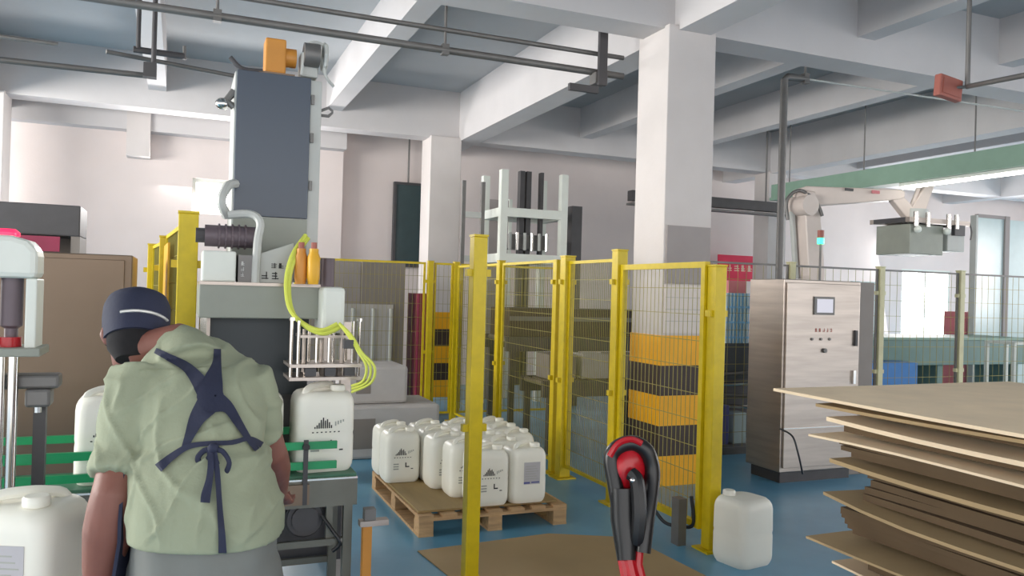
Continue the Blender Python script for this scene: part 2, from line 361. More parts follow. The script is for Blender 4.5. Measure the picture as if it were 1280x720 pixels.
panel((3.11, 7.9), (3.11, 9.2), .1, 1.9, 'farthest receding yellow mesh panel meeting the back fence', .045)
post(3.11, 9.3, 1.95, 'yellow corner post of the back fence')
post(2.78, 9.3, 1.95, 'slim yellow back fence post by the far striped column')
post(1.22, 9.3, 1.95, 'yellow back fence post behind the filling machine')
panel((1.28, 9.3), (2.72, 9.3), .1, 1.93, 'yellow mesh back fence in front of the taupe cabinet', .05)
panel((2.83, 9.3), (3.07, 9.3), .1, 1.93, 'narrow yellow mesh infill in the back fence', .05)
panel((3.17, 9.3), (4.5, 9.3), .1, 1.93, 'yellow mesh fence in front of the white gantry', .05)
post(4.56, 9.3, 1.95, 'yellow post at the right end of the gantry fence')
XR = [4.56, 5.79, 7.02, 8.25, 9.48, 10.7]
nm = ['hidden behind the near column', 'behind the control cabinet', 'left of the bright window', 'right of the bright window', 'beside the grey partition', 'farthest right']
for i, x in enumerate(XR): post(x, 6.5, 1.99, 'pale post of the right rear fence, ' + nm[i], .07, mt='ypale')
for i in range(5): panel((XR[i] + .04, 6.5), (XR[i + 1] - .04, 6.5), .1, 1.96, 'thin mesh panel of the right rear fence, %s' % ('nearest the column', 'behind the control cabinet', 'below the robot gripper', 'in front of the red rack', 'at the far right')[i], .1, .02, rail='galv')
post(0.03, 4.6, 1.98, 'thick yellow fence post behind the worker by the filling machine', .1)
post(-.1, 6.2, 1.93, 'middle yellow post of the fence left of the filling machine', .09)
post(-.22, 7.35, 1.92, 'farthest yellow post of the fence left of the filling machine', .08)
panel((.02, 4.65), (-.09, 6.13), .1, 1.93, 'yellow mesh panel left of the dark tower', .04)
panel((-.11, 6.27), (-.21, 7.3), .1, 1.9, 'farther yellow mesh panel left of the dark tower', .04)
o = MB().cbox((-.09, 5.75, 1.55), (.012, .62, .6), rz=.055).build('warning_sheet', M['valve']); tag(o, 'orange yellow warning sheet on the left fence mesh', 'sign')

# ------------------------------------------------------------------ jugs
def rrect(cx, cy, z, wx, wy, r, n=4):
    out = []
    for (sx, sy, a0) in ((1, 1, 0), (-1, 1, 90), (-1, -1, 180), (1, -1, 270)):
        for k in range(n + 1):
            a = math.radians(a0 + 90 * k / n); out.append((cx + sx * (wx / 2 - r) + r * math.cos(a), cy + sy * (wy / 2 - r) + r * math.sin(a), z))
    return out
def marks(m_, x0, z0, w, h, y, seed=1, rows=1):
    rr = random.Random(seed); m_ = m_ or MB(); ch = h / rows; cwid = ch * .95; nn = max(1, int(w / cwid))
    for r_ in range(rows):
        for i in range(nn):
            cx = x0 + i * cwid; cz = z0 + (rows - 1 - r_) * ch
            for k in range(rr.randint(2, 3)):
                zz = cz + ch * (.1 + .25 * k); m_.box((cx + cwid * .08, y - .001, zz), (cx + cwid * rr.uniform(.6, .85), y, zz + ch * .1))
            m_.box((cx + cwid * rr.choice((.15, .4, .6)), y - .0012, cz + ch * .08), (cx + cwid * rr.choice((.7, .55)), y - .0002, cz + ch * .82) if False else (cx + cwid * .5, y - .0002, cz + ch * .8))
    return m_
def make_jug(label, kind='print'):
    W, D_, H = .268, .25, .385
    t = thing('jug', (0, 0, 0), label, 'jug')
    R = []
    for (z, sc, r) in ((0, .90, .05), (.012, .95, .05), (.03, .985, .045), (.05, 1, .045), (.16, 1, .045), (.175, .985, .045), (.19, 1, .045), (.31, 1, .05), (.335, .98, .055), (.352, .93, .06), (.365, .84, .06), (.37, .7, .05)):
        R.append(rrect(0, 0, z, W * sc, D_ * sc, r))
    MB().rings(R).build('body', M['jug'], t, smooth=True)
    nk = MB().lathe((.06, -.055, .352), [(.036, 0), (.036, .012), (.03, .015), (.03, .02)], 16); nk.build('neck', M['jug'], t, smooth=True)
    MB().lathe((.06, -.055, .371), [(.034, 0), (.036, .004), (.036, .022), (.031, .028)], 18).build('cap', M['jug'], t, smooth=True)
    if kind != 'plain': MB().tube(smoothpts([(-.095, -.07, .345), (-.088, -.064, .375), (-.05, -.035, .392), (.0, .0, .395), (.035, .03, .39), (.065, .06, .378), (.08, .07, .345)], 3), (.017), 8, flat=.8).build('handle', M['jug'], t, smooth=True)
    y = -D_ / 2 - .0012
    if kind == 'print':
        m_ = MB()
        for i, h in enumerate((.008, .016, .026, .04, .05, .036, .042, .028, .014)):
            x = -.06 + i * .0095; m_.box((x, y - .001, .205), (x + .0055, y, .205 + h))
        for i in range(7): m_.box((-.07 + i * .02, y - .001, .185), (-.062 + i * .02, y, .19))
        m_.box((.015, y - .001, .115), (.023, y, .15)).box((.023, y - .001, .115), (.045, y, .123)).box((.058, y - .001, .1), (.075, y, .106))
        tag(m_.build('printed_mark', M['ink'], t), None, kind='stuff')
        g = MB()
        for i in range(3): g.box((-.075, y - .001, .135 - i * .018), (-.035, y, .144 - i * .018))
        for i in range(4): g.box((.035 + i * .012, y - .001, .215 + i * .006), (.041 + i * .012, y, .235 + i * .003))
        tag(g.build('grey_print', M['greyink'], t), None, kind='stuff')
    elif kind == 'label':
        B((-.045, y - .001, .13), (.075, y, .28)).build('paper_label', M['label'], t)
        g = MB(); g.box((-.045, y - .002, .135), (.0, y - .001, .147)).box((.01, y - .002, .138), (.07, y - .001, .147)); g.build('label_stripe', M['blueink'], t)
        g = MB()
        for i in range(6): g.box((-.035, y - .0015, .165 + i * .017), (.062 - .01 * (i % 3), y - .001, .169 + i * .017))
        g.build('label_print', M['greyink'], t)
    return t
jp = make_jug('white jug with black printed bars, front row of the pallet beside the yellow post')
jl = make_jug('white jug with grey paper label at the front right corner of the pallet', 'label')
ZP = .158
jp.location = (1.965, 5.13, ZP); jl.location = (2.245, 5.13, ZP)
G1 = 'white jugs on the pallet'; jp['group'] = G1; jl['group'] = G1
lab = {(1.57, 5.93): 'white printed jug at the left end of the pallet load, front one', (1.84, 5.67): 'white jug second from left on the pallet, set back behind bare board', (1.90, 5.4): 'white jug partly behind the tall yellow post on the pallet'}
for (y, xs) in ((5.4, (1.90, 2.18)), (5.67, (1.84, 2.12, 2.395)), (5.93, (1.57, 1.85, 2.125, 2.4)), (6.19, (1.57, 1.85, 2.125, 2.4))):
    for x in xs:
        dup(jp, (x, y, ZP), random.uniform(-.04, .04), lab.get((x, y), 'white jug on the pallet, %s row from the front, %s' % ({5.4: 'second', 5.67: 'third', 5.93: 'fourth', 6.19: 'rearmost'}[y], ['rightmost', 'second from right', 'third from right', 'fourth from right'][len(xs) - 1 - xs.index(x)])), G1)
lj = make_jug('lone white plain jug standing on the blue floor by the gate post', 'plain'); lj.location = (3.20, 3.95, 0); lj.rotation_euler = (0, 0, math.radians(-170)); lj.scale = (1.06, 1.06, 1.08)

# pallet
pl = thing('pallet', (1.99, 5.65, 0), 'wooden pallet carrying white jugs with board on top', 'pallet')
PX0, PX1, PY0, PY1 = 1.46, 2.52, 4.98, 6.34
for x in (PX0, (PX0 + PX1) / 2 - .05, PX1 - .1):
    B((x, PY0, 0), (x + .1, PY1, .018)).build('bottom_board', M['wood'], pl)
    for y in (PY0, (PY0 + PY1) / 2 - .06, PY1 - .12):
        B((x, y, .018), (x + .1, y + .12, .1)).build('block', M['wood'], pl, bevel=.004)
for y in (PY0, (PY0 + PY1) / 2 - .05, PY1 - .1): B((PX0, y, .1), (PX1, y + .1, .12)).build('stringer_board', M['wood'], pl)
for i in range(7):
    x = PX0 + i * (PX1 - PX0 - .1) / 6; B((x, PY0, .12), (x + .1, PY1, .138)).build('deck_board', M['wood'], pl)
o = B((PX0 + .01, PY0 + .06, .142), (PX1 - .05, PY1, .156)).build('plywood_sheet', M['ply']); tag(o, 'brown board lying on the pallet under the jugs', 'board')
for i, (pts) in enumerate([[(1.38, 4.72), (2.3, 4.8), (2.78, 4.56), (2.86, 3.2), (2.0, 2.9), (1.55, 3.0)]]):
    m_ = MB().prism(pts, 'z', .001, .007); o = m_.build('cardboard_sheet', M['floorcard']); tag(o, 'flat brown cardboard lying on the blue floor before the pallet', 'cardboard')

# ------------------------------------------------------------------ conveyor line
cv = thing('conveyor', (-.5, 3.85, 0), 'stainless conveyor with green guide rails in front of the worker', 'conveyor')
X0, X1, Y0, Y1 = -2.4, .78, 3.68, 4.08
for y in (Y0, Y1 - .015): B((X0, y, .60), (X1, y + .015, .725)).build('side_plate', M['steel_c'], cv); B((X0, y - .003, .722), (X1, y + .018, .73)).build('edge_strip', M['chrome'], cv)
B((X0, Y0 + .03, .70), (X1, Y1 - .03, .738)).build('belt', M['dgreen'], cv)
for y in (Y0 - .01, Y1):
    for z in (.775, .865): B((X0, y, z), (X1 - .1, y + .018, z + .034)).build('guide_rail', M['green'], cv)
for x in (-2.2, -1.4, -.9, .1, .53):
    B((x, Y0 - .022, .62), (x + .02, Y0 - .01, .91)).build('rail_bracket', M['dgrey'], cv)
    MB().cyl((x + .01, Y0 - .03, .88), (x + .01, Y0 + .0, .88), .016).build('rail_knob', M['black'], cv)
for x in (-2.3, -.8, .72):
    for y in (Y0, Y1 - .04): B((x, y, .0), (x + .04, y + .04, .60)).build('leg', M['steel_c'], cv)
for z in (.42, .22):
    for y in (Y0, Y1 - .03): B((X0 + .1, y + .005, z), (X1 - .02, y + .03, z + .03)).build('cross_rail', M['steel_c'], cv)
mc = at(386, 657, 3.56); my = 3.74
mt = MB().cyl((mc.x, my, mc.z), (mc.x, 3.98, mc.z), .08, 20).build('drive_motor', M['dgrey'], cv, smooth=True)
for k in range(6): MB().cyl((mc.x, my + .01 + k * .03, mc.z), (mc.x, my + .018 + k * .03, mc.z), .088, 20).build('cooling_fin', M['black'], mt)
MB().cyl((mc.x, my - .015, mc.z), (mc.x, my, mc.z), .06, 16).build('motor_cap', M['dgrey'], mt)
B((mc.x + .09, 3.7, mc.z - .1), (mc.x + .12, 3.73, .6)).build('motor_bracket', M['steel_c'], cv)
MB().tube(smoothpts([(mc.x + .07, 3.7, mc.z + .02), (mc.x + .12, 3.67, mc.z - .05), (mc.x + .15, 3.66, mc.z - .1), (mc.x + .12, 3.68, mc.z - .14)]), .009).build('motor_cable', M['black'], cv, smooth=True)
for x in (.3, .45): B((x, 3.66, .62), (x + .11, 3.679, .71)).build('access_plate', M['steel_d'], cv)
G2 = 'white jugs riding on the conveyor'
dup(jp, (.64, 3.88, .739), 0.06, 'white printed jug on conveyor under the filling nozzles', G2)
dup(jp, (.32, 3.88, .739), 0.0, 'white jug on conveyor just right of the worker', G2)
dup(jp, (.03, 3.88, .739), 0.0, 'white jug on conveyor behind the worker body', G2)
dup(jp, (-.26, 3.88, .739), 0.0, 'white jug on conveyor seen left of the worker arm', G2)
# small wooden leg by the conveyor
wp = thing('wooden_prop', (.86, 3.62, 0), 'short wooden prop with metal bracket beside the conveyor end', 'prop')
p = at(459, 650, 3.62); B((p.x - .02, p.y - .02, 0), (p.x + .02, p.y + .02, p.z)).build('post', M['orange'], wp)
MB().cbox((p.x + .03, p.y, p.z - .01), (.13, .05, .025)).build('bracket', M['steel'], wp); MB().cbox((p.x + .01, p.y, p.z + .03), (.05, .05, .05)).build('clamp_block', M['galv'], wp)

# ------------------------------------------------------------------ filling machine
fm = thing('filling_machine', (.42, 4.4, 0), 'filling machine with tall dark tower, nozzles and yellow hoses', 'machine')
def fp(nm, mb, m_, par=fm, **k): return mb.build(nm, M[m_], par, **k)
for x in (.1, .78):
    for y in (4.16, 4.72): fp('leg', B((x, y, 0), (x + .05, y + .05, 1.42)), 'steel')
fp('tower', B((.225, 4.28, 1.62), (.66, 4.62, 2.68)), 'lgrey', bevel=.006)
fp('tower_front_panel', B((.235, 4.262, 1.95), (.60, 4.28, 2.685)), 'dpanel', bevel=.003)
fp('tower_lower_plate', B((.235, 4.268, 1.63), (.60, 4.28, 1.945)), 'grey')
lk = MB().tube([(.66, 4.3, 2.53), (.70, 4.3, 2.55), (.725, 4.3, 2.53), (.70, 4.3, 2.505), (.66, 4.3, 2.505)], .008); fp('side_latch', lk, 'galv', smooth=True)
for z in (2.1, 2.35, 2.55): fp('hinge', B((.605, 4.262, z), (.62, 4.275, z + .05)), 'galv')
fp('left_bracket', MB().tube([(.225, 4.3, 2.58), (.19, 4.3, 2.53), (.225, 4.3, 2.5)], .02), 'galv'); fp('left_joint', MB().ball((.17, 4.3, 2.51), (.035, .03, .03)), 'chrome', smooth=True)
mo = fp('lift_motor', B((.37, 4.3, 2.70), (.475, 4.42, 2.88)), 'orange', bevel=.01)
fp('motor_flange', B((.34, 4.29, 2.68), (.52, 4.45, 2.70)), 'steel_d', mo); fp('motor_side', MB().cyl((.475, 4.36, 2.80), (.53, 4.36, 2.80), .05, 14), 'orange', mo, smooth=True)
ge = fp('gearbox', B((.55, 4.3, 2.70), (.64, 4.42, 2.83)), 'lgrey', bevel=.01)
fp('pulley', MB().cyl((.56, 4.28, 2.81), (.64, 4.28, 2.81), .06, 20), 'galv', ge, smooth=True); fp('pulley_guard', MB().tube([(.67, 4.3, 2.81 + .0)] + [(.67 + .0, 4.3 + .07 * math.sin(a / 8 * 6.283), 2.81 + .07 * math.cos(a / 8 * 6.283)) for a in range(9)], .012), 'lgrey', ge, smooth=True)
fp('tower_cable', MB().tube(smoothpts([(.55, 4.28, 2.70), (.58, 4.27, 2.86), (.66, 4.27, 2.86), (.67, 4.27, 2.72), (.72, 4.28, 2.66)]), .008), 'lgrey', smooth=True)
fp('top_cable', MB().tube(smoothpts([(.2, 4.3, 2.75), (.26, 4.3, 2.70), (.36, 4.3, 2.70)]), .012), 'dgrey', smooth=True)
fp('head_beam', B((.08, 3.98, 1.44), (.66, 4.5, 1.60)), 'grey', bevel=.006); fp('beam_cover_strip', B((.08, 3.97, 1.595), (.68, 4.5, 1.61)), 'steel')
fp('filling_head_cover', B((.625, 3.86, 1.375), (.735, 4.1, 1.60)), 'white', bevel=.02)
fp('white_cover_box', B((.09, 4.0, 1.61), (.24, 4.25, 1.755)), 'white', bevel=.008)
sl = MB().prism([(.345, 1.61), (.505, 1.61), (.505, 1.81), (.345, 1.75)], 'y', 4.02, 4.24); sb = fp('slanted_cover_box', sl, 'lgrey', bevel=.004)
marks(marks(None, .355, 1.625, .14, .05, 4.018, 3, 1), .40, 1.68, .1, .035, 4.018, 5).build('printed_characters', M['ink'], sb)
mk = marks(None, .26, 1.635, .05, .08, 4.0, 8, 3); fp('control_block', B((.25, 4.002, 1.61), (.34, 4.15, 1.74)), 'galv'); mk.build('block_marks', M['lgrey'], fm)
hm = fp('horizontal_motor', MB().cyl((.10, 4.1, 1.83), (.36, 4.1, 1.83), .052, 16), 'mauve', smooth=True)
for k in range(5): fp('cooling_fin', MB().cyl((.16 + k * .03, 4.1, 1.83), (.168 + k * .03, 4.1, 1.83), .06, 16), 'mauve', hm)
fp('motor_end', MB().cyl((.06, 4.1, 1.83), (.10, 4.1, 1.83), .035, 12), 'dgrey', hm)
fp('conduit', MB().tube(smoothpts([(.2, 4.15, 1.93), (.17, 4.1, 2.0), (.2, 4.15, 2.08), (.24, 4.2, 2.1)]), .022), 'lgrey', smooth=True)
fp('conduit', MB().tube(smoothpts([(.2, 4.06, 1.93), (.3, 4.05, 1.94), (.345, 4.02, 1.90), (.335, 4.01, 1.8), (.33, 4.0, 1.61)]), .02), 'lgrey', smooth=True)
fp('lower_dark_panel', B((.13, 4.1, 1.06), (.60, 4.12, 1.46)), 'dglass')
fp('panel_post', B((.09, 4.08, 1.06), (.12, 4.12, 1.44)), 'chrome'); fp('panel_post', B((.12, 4.06, 1.1), (.135, 4.1, 1.44)), 'steel')
fp('lower_cabinet', B((.13, 4.14, .2), (.8, 4.7, 1.06)), 'dgrey')
for i, (x, y) in enumerate(((.53, 3.93), (.585, 3.9))):
    v = fp('yellow_valve', MB().lathe((x, y, 1.61), [(.024, 0), (.03, .03), (.03, .13), (.022, .15), (.022, .17)], 12), 'valve' if i else 'orange', smooth=True); fp('valve_fitting', MB().cyl((x, y, 1.78), (x, y, 1.81), .014, 8), 'bsign', v)
fp('grey_actuator', MB().cyl((.665, 3.98, 1.6), (.665, 3.98, 1.74), .035, 12), 'mauve', smooth=True)
nz = fp('nozzle_plate', B((.47, 3.76, 1.225), (.80, 4.0, 1.24)), 'steel'); fp('nozzle_plate', B((.47, 3.76, 1.165), (.80, 4.0, 1.18)), 'steel'); fp('upper_plate', B((.52, 3.8, 1.36), (.76, 3.97, 1.372)), 'steel')
for x in (.478, .51, .76, .79): fp('guide_rod', MB().cyl((x, 3.79, 1.17), (x, 3.79, 1.44), .008, 8), 'chrome', smooth=True)
for x in (.48, .79): fp('rod_head', MB().cyl((x, 3.79, 1.44), (x, 3.79, 1.455), .014, 8), 'chrome', smooth=True)
for i in range(8): fp('nozzle_tube', MB().cyl((.54 + i * .029, 3.82 + .05 * (i % 2), 1.2), (.54 + i * .029, 3.82 + .05 * (i % 2), 1.40), .0085, 8), 'chrome' if i % 3 else 'steel', smooth=True)
for i in range(3): fp('nozzle_tip', MB().lathe((.56 + i * .075, 3.85, 1.17), [(.012, 0), (.018, .02), (.018, .07)], 10), 'steel', smooth=True)
for i in range(3): fp('cross_block', B((.54 + i * .09, 3.76, 1.185), (.59 + i * .09, 3.79, 1.222)), 'dgrey')
# hoses
H1 = [at(382, 294, 3.9), at(366, 318, 3.82), at(358, 350, 3.78), at(362, 385, 3.74), at(380, 405, 3.7), at(402, 413, 3.68), at(422, 405, 3.7)]
for k in range(2):
    pts = [p + Vector((.012 * k, 0, -.014 * k)) for p in H1]; fp('yellow_hose', MB().tube(smoothpts(pts), .011, 8), 'hose', smooth=True)
for k in range(3):
    pts = [at(424, 404, 3.68), at(440, 420 + 3 * k, 3.66), at(452 - 2 * k, 440, 3.64), at(468 - 5 * k, 458, 3.64), at(464 - 5 * k, 478 - k, 3.66), at(440, 490 - 4 * k, 3.72)]
    fp('yellow_hose', MB().tube(smoothpts(pts), .0065, 8), 'hose', smooth=True)
fp('hose_clip', MB().cbox(at(436, 430, 3.66), (.05, .04, .04)), 'dgrey')

# ------------------------------------------------------------------ capping machine at left
cm = thing('capping_machine', (-.58, 3.3, 0), 'white capping head with red lamp on chrome poles at left edge', 'machine')
def cp(nm, mb, m_, par=cm, **k): return mb.build(nm, M[m_], par, **k)
a = at(50, 350, 2.9); ax, ay = a.x, a.y
cp('head_cover', MB().prism([(ax - .34, 1.60), (ax, 1.60), (ax + .0, 1.70), (ax - .03, 1.735), (ax - .08, 1.75), (ax - .34, 1.75)], 'y', ay - .08, ay + .1), 'white', bevel=.02)
cp('side_column', B((ax - .035, ay - .06, 1.35), (ax, ay + .1, 1.60)), 'white', bevel=.005)
cp('air_cylinder', MB().cyl((ax - .15, ay - .02, 1.36), (ax - .15, ay - .02, 1.62), .02, 12), 'lgrey', smooth=True)
cp('spindle_motor', MB().lathe((ax - .085, ay, 1.36), [(.022, 0), (.022, .06), (.036, .07), (.036, .25)], 14), 'mauve', smooth=True)
cp('air_cylinder', MB().cyl((ax - .25, ay, 1.36), (ax - .25, ay, 1.62), .03, 12), 'chrome', smooth=True)
cp('red_ring', MB().cyl((ax - .085, ay - .01, 1.355), (ax - .085, ay - .01, 1.39), .036, 14), 'red', smooth=True)
cp('warning_lamp', MB().lathe((ax - .11, ay, 1.75), [(.045, 0), (.045, .012), (.03, .025)], 14), 'gred', smooth=True)
cp('base_plate', B((ax - .36, ay - .1, 1.325), (ax + .02, ay + .12, 1.355)), 'grey', bevel=.004)
for (dx, r) in ((-.10, .012), (-.065, .017)): cp('chrome_pole', MB().cyl((ax + dx, ay - .06, .4), (ax + dx, ay - .06, 1.33), r, 12), 'chrome', smooth=True)
cp('support_arm', B((ax - .4, ay - .04, 1.205), (ax + .075, ay + .06, 1.255)), 'galv', bevel=.01); cp('arm_block', B((ax - .03, ay - .05, 1.14), (ax + .05, ay + .05, 1.205)), 'galv', bevel=.01)
cp('bolt', MB().cyl((ax + .01, ay - .03, 1.12), (ax + .01, ay - .03, 1.14), .012, 8), 'chrome')
cp('dark_leg', B((ax - .01, ay + .01, 0), (ax + .03, ay + .05, 1.14)), 'dgrey')
cp('base_frame', B((ax - .5, ay - .12, 0), (ax - .02, ay + .0, .45)), 'steel')
# near jugs on a low table
tb = thing('low_table', (-.35, 2.5, 0), 'low steel table under the near left jugs', 'table')
pj = cw(-1.36, 2.28, .6)
MB().cbox((pj.x - .12, pj.y - .02, .585), (.8, .62, .03), rz=-.4).build('table_top', M['steel'], tb)
for sx in (-.36, .36):
    for sy in (-.26, .26):
        v = Matrix.Rotation(-.4, 3, 'Z') @ Vector((sx, sy, 0)); MB().cyl((pj.x - .12 + v.x, pj.y - .02 + v.y, 0), (pj.x - .12 + v.x, pj.y - .02 + v.y, .57), .02).build('leg', M['steel'], tb)
dup(jl, (pj.x, pj.y, .6), math.radians(-24.5), 'large white jug with paper label at the lower left corner', 'white jugs near the worker')
q = cw(-1.66, 2.33, .6); dup(jp, (q.x, q.y, .6), math.radians(-24.5), 'white jug cut off by the left edge of the frame', 'white jugs near the worker')

# ------------------------------------------------------------------ stainless cabinet and rack at left
sc = thing('stainless_cabinet', (-1.3, 5.4, 0), 'wide brownish stainless cabinet behind the capping machine', 'cabinet')
B((-2.9, 5.12, .06), (-.26, 5.7, 1.75)).build('body', M['steel_d'], sc, bevel=.006); B((-2.85, 5.2, 0), (-.3, 5.65, .06)).build('plinth', M['dgrey'], sc)
for x in (-2.88, -1.58): B((x, 5.108, .1), (x + 1.28, 5.12, 1.72)).build('door', M['steel_d'], sc, bevel=.003)
rk = thing('storage_rack', (-1.8, 8.2, 0), 'dark grey storage unit with red banner behind the stainless cabinet', 'rack')
B((-4.2, 7.95, 1.98), (-.83, 8.5, 2.25)).build('top_fascia', M['dgrey'], rk, bevel=.01)
for x in (-4.2, -.9): B((x, 7.97, 0), (x + .07, 8.5, 1.98)).build('upright', M['cabgrey'], rk)
for z in (.4, .9, 1.4): B((-4.13, 7.98, z), (-.9, 8.48, z + .03)).build('shelf', M['galv'], rk)
B((-4.13, 8.46, .0), (-.9, 8.48, 1.98)).build('back_panel', M['cabgrey'], rk)
bn = B((-3.6, 7.93, 1.84), (-.98, 7.945, 1.97)).build('red_banner', M['magenta'], rk)
wn = B((-1.45, 7.93, 1.66), (-.98, 7.945, 1.80)).build('white_sign', M['tile'], rk)
marks(None, -1.4, 1.68, .36, .1, 7.929, 11).build('sign_characters', M['ink'], wn)
for i in range(6):
    x = -3.9 + i * .48; o = B((x, 8.0, 1.43), (x + .4, 8.35, 1.43 + .2 + .03 * (i % 3))).build('storage_box', M['cabgrey' if i % 2 else 'carton'], None, bevel=.005)
    tag(o, ('taupe' if i % 2 else 'pale') + ' box on the dark left rack, %s from its left end' % ('first', 'second', 'third', 'fourth', 'fifth', 'sixth')[i], 'box', 'boxes on the left rack')

# ------------------------------------------------------------------ middle background
cb = thing('machine_cabinet', (2.3, 9.9, 0), 'taupe machine cabinet behind the back fence', 'cabinet')
B((1.25, 9.8, .1), (2.05, 10.4, 1.92)).build('body', M['greyn'], cb, bevel=.01); B((2.05, 9.78, .1), (2.6, 10.4, 1.92)).build('door', M['cabgrey'], cb, bevel=.01)
B((1.75, 9.76, .1), (2.45, 9.8, 1.4)).build('lower_panel', M['carton'], cb); B((1.3, 9.85, 0), (2.55, 10.35, .1)).build('plinth', M['dgrey'], cb)
for i, x in enumerate((1.95, 2.2, 2.42)): MB().cyl((x, 9.74, .5), (x, 9.74, 1.35), .025).build('pipe', M['lgrey'], cb)
o = B((2.75, 9.7, 0), (2.95, 10.2, 1.55)).build('red_fire_cabinet', M['magenta'], bevel=.01); tag(o, 'narrow dark red cabinet left of the far striped column', 'cabinet')
for i, (x0, x1, y0, y1, z0, z1, l) in enumerate([(1.3, 2.35, 7.4, 8.1, 0, .5, 'low pale shrink-wrapped carton block behind the jug pallet'), (1.45, 2.05, 7.5, 8.05, .5, .86, 'pale carton stacked on top of the low carton block'), (1.0, 1.28, 6.5, 6.9, 0, .62, 'pale plastic bin between conveyor end and cartons')]):
    o = B((x0, y0, z0), (x1, y1, z1)).build('carton', M['carton'], bevel=.03); tag(o, l, 'carton', 'pale cartons behind the pallet')
    B((x0 + .1, y0 - .003, z0 + .1), (x0 + .4 * (x1 - x0), y0 + .001, z1 - .12)).build('carton_label', M['cabgrey'], o)
# white gantry (pallet lift)
gt = thing('lift_gantry', (3.9, 10.0, 0), 'white steel lift gantry behind the fences left of the column', 'gantry')
gx0, gx1, gy0, gy1 = 3.95, 4.95, 10.0, 10.8
def gp(nm, lo, hi, m_='white'): return B(lo, hi).build(nm, M[m_], gt)
for x in (gx0, gx1 - .1):
    for y in (gy0, gy1 - .1): gp('upright', (x, y, 0), (x + .1, y + .1, 3.25))
for z in (2.0, 2.62):
    gp('cross_beam', (gx0 + .1, gy0, z), (gx1 - .1, gy0 + .08, z + .12)); gp('cross_beam', (gx0 + .1, gy1 - .1, z), (gx1 - .1, gy1, z + .12))
    for x in (gx0, gx1 - .1): gp('side_beam', (x, gy0 + .1, z), (x + .1, gy1 - .1, z + .12))
for x in (gx0 + .4, gx0 + .5): gp('lift_mast', (x, gy0 + .3, .3), (x + .07, gy0 + .4, 3.3), 'dgrey')
gp('lift_mast', (gx0 + .72, gy0 + .3, 2.1), (gx0 + .76, gy0 + .4, 3.3), 'dgrey')
gp('lift_carriage', (gx0 + .2, gy0 + .2, 2.2), (gx1 - .2, gy0 + .55, 2.4), 'galv')
for i in range(6): MB().cyl((gx0 + .2 + i * .11, gy0 + .14, 2.18), (gx0 + .2 + i * .11, gy0 + .14, 2.42), .022).build('lift_cylinder', M['chrome' if i % 2 else 'lgrey'], gt)
g2 = thing('lift_gantry', (3.4, 10.4, 0), 'rear grey frame at the left side of the white gantry', 'gantry')
for x in (3.5, 3.78): B((x, 10.3, 0), (x + .05, 10.35, 3.1)).build('upright', M['galv'], g2)
for z in (2.0, 2.6): B((3.55, 10.3, z), (3.78, 10.35, z + .08)).build('cross_beam', M['lgrey'], g2)
o = B((5.12, 10.2, 0), (5.28, 10.4, 2.85)).build('grey_duct', M['dgrey']); tag(o, 'slim dark duct standing right of the white gantry', 'duct')
# roller conveyors / machinery inside the fenced cell
def rollerline(x0, x1, y0, y1, z, label, m_='dgrey', nr=14):
    t = thing('roller_conveyor', ((x0 + x1) / 2, (y0 + y1) / 2, 0), label, 'conveyor')
    for y in (y0, y1 - .05): B((x0, y, z - .16), (x1, y + .05, z)).build('side_rail', M[m_], t)
    for i in range(nr):
        x = x0 + .05 + (x1 - x0 - .1) * i / (nr - 1); MB().cyl((x, y0 + .05, z - .03), (x, y1 - .05, z - .03), .028, 8).build('roller', M['steel'], t, smooth=True)
    for x in (x0 + .05, x1 - .1):
        for y in (y0, y1 - .05): B((x, y, 0), (x + .06, y + .05, z - .16)).build('leg', M[m_], t)
    return t
rollerline(3.35, 4.7, 7.2, 7.8, .72, 'dark roller conveyor just inside the receding fence')
rollerline(3.35, 5.6, 8.2, 8.9, 1.1, 'higher dark roller conveyor deeper inside the fenced cell')
bx = thing('conveyor_cover', (4.0, 8.55, 1.1), 'long dark brown cover on the high roller conveyor', 'cover'); B((3.4, 8.25, 1.1), (5.4, 8.85, 1.42)).build('cover_body', M['stripe_k'], bx, bevel=.01); B((3.4, 8.24, 1.28), (5.4, 8.25, 1.33)).build('trim_strip', M['galv'], bx)
for i in range(3):
    o = B((3.45 + i * .38, 7.3, .73), (3.76 + i * .38, 7.62, .98)).build('carton', M['carton' if i % 2 else 'cabgrey'], bevel=.006); tag(o, 'small carton on the fenced roller conveyor, %s from the left' % ('first', 'second', 'third', 'fourth', 'fifth')[i], 'carton', 'cartons on the fenced roller conveyor')
# red banner etc. at right of the near column
bn = thing('wall_banner', (9.0, 12.6, 2.2), 'bright red banner with pale characters right of the near column', 'banner')
p0 = at(898, 318, 15.0); p1 = at(950, 352, 15.3)
B((p0.x, p0.y, p1.z), (p1.x, p0.y + .02, p0.z)).build('cloth', M['banner'], bn)
gl = MB(); hh = (p0.z - p1.z); wdt = (p1.x - p0.x)
marks(gl, p0.x + wdt * .22, p1.z + hh * .35, wdt * .72, hh * .34, p0.y, 21); tag(gl.build('characters', M['pale'], bn), None, kind='stuff')
q0 = at(908, 366, 8.4); q1 = at(945, 430, 8.4)
bs = thing('blue_crate_stack', (q0.x, q0.y, 0), 'pale blue slatted crates on dark machine right of the gate', 'crates')
B((q0.x, q0.y, q1.z), (q1.x, q0.y + .4, q0.z)).build('crate_body', M['blue'], bs)
for i in range(8): B((q0.x + i * .045, q0.y - .008, q1.z), (q0.x + .015 + i * .045, q0.y, q0.z)).build('slat', M['glass'], bs)
for i in range(3): B((q0.x, q0.y - .012, q1.z + .05 + i * .16), (q1.x, q0.y - .008, q1.z + .07 + i * .16)).build('slat_band', M['blue'], bs)
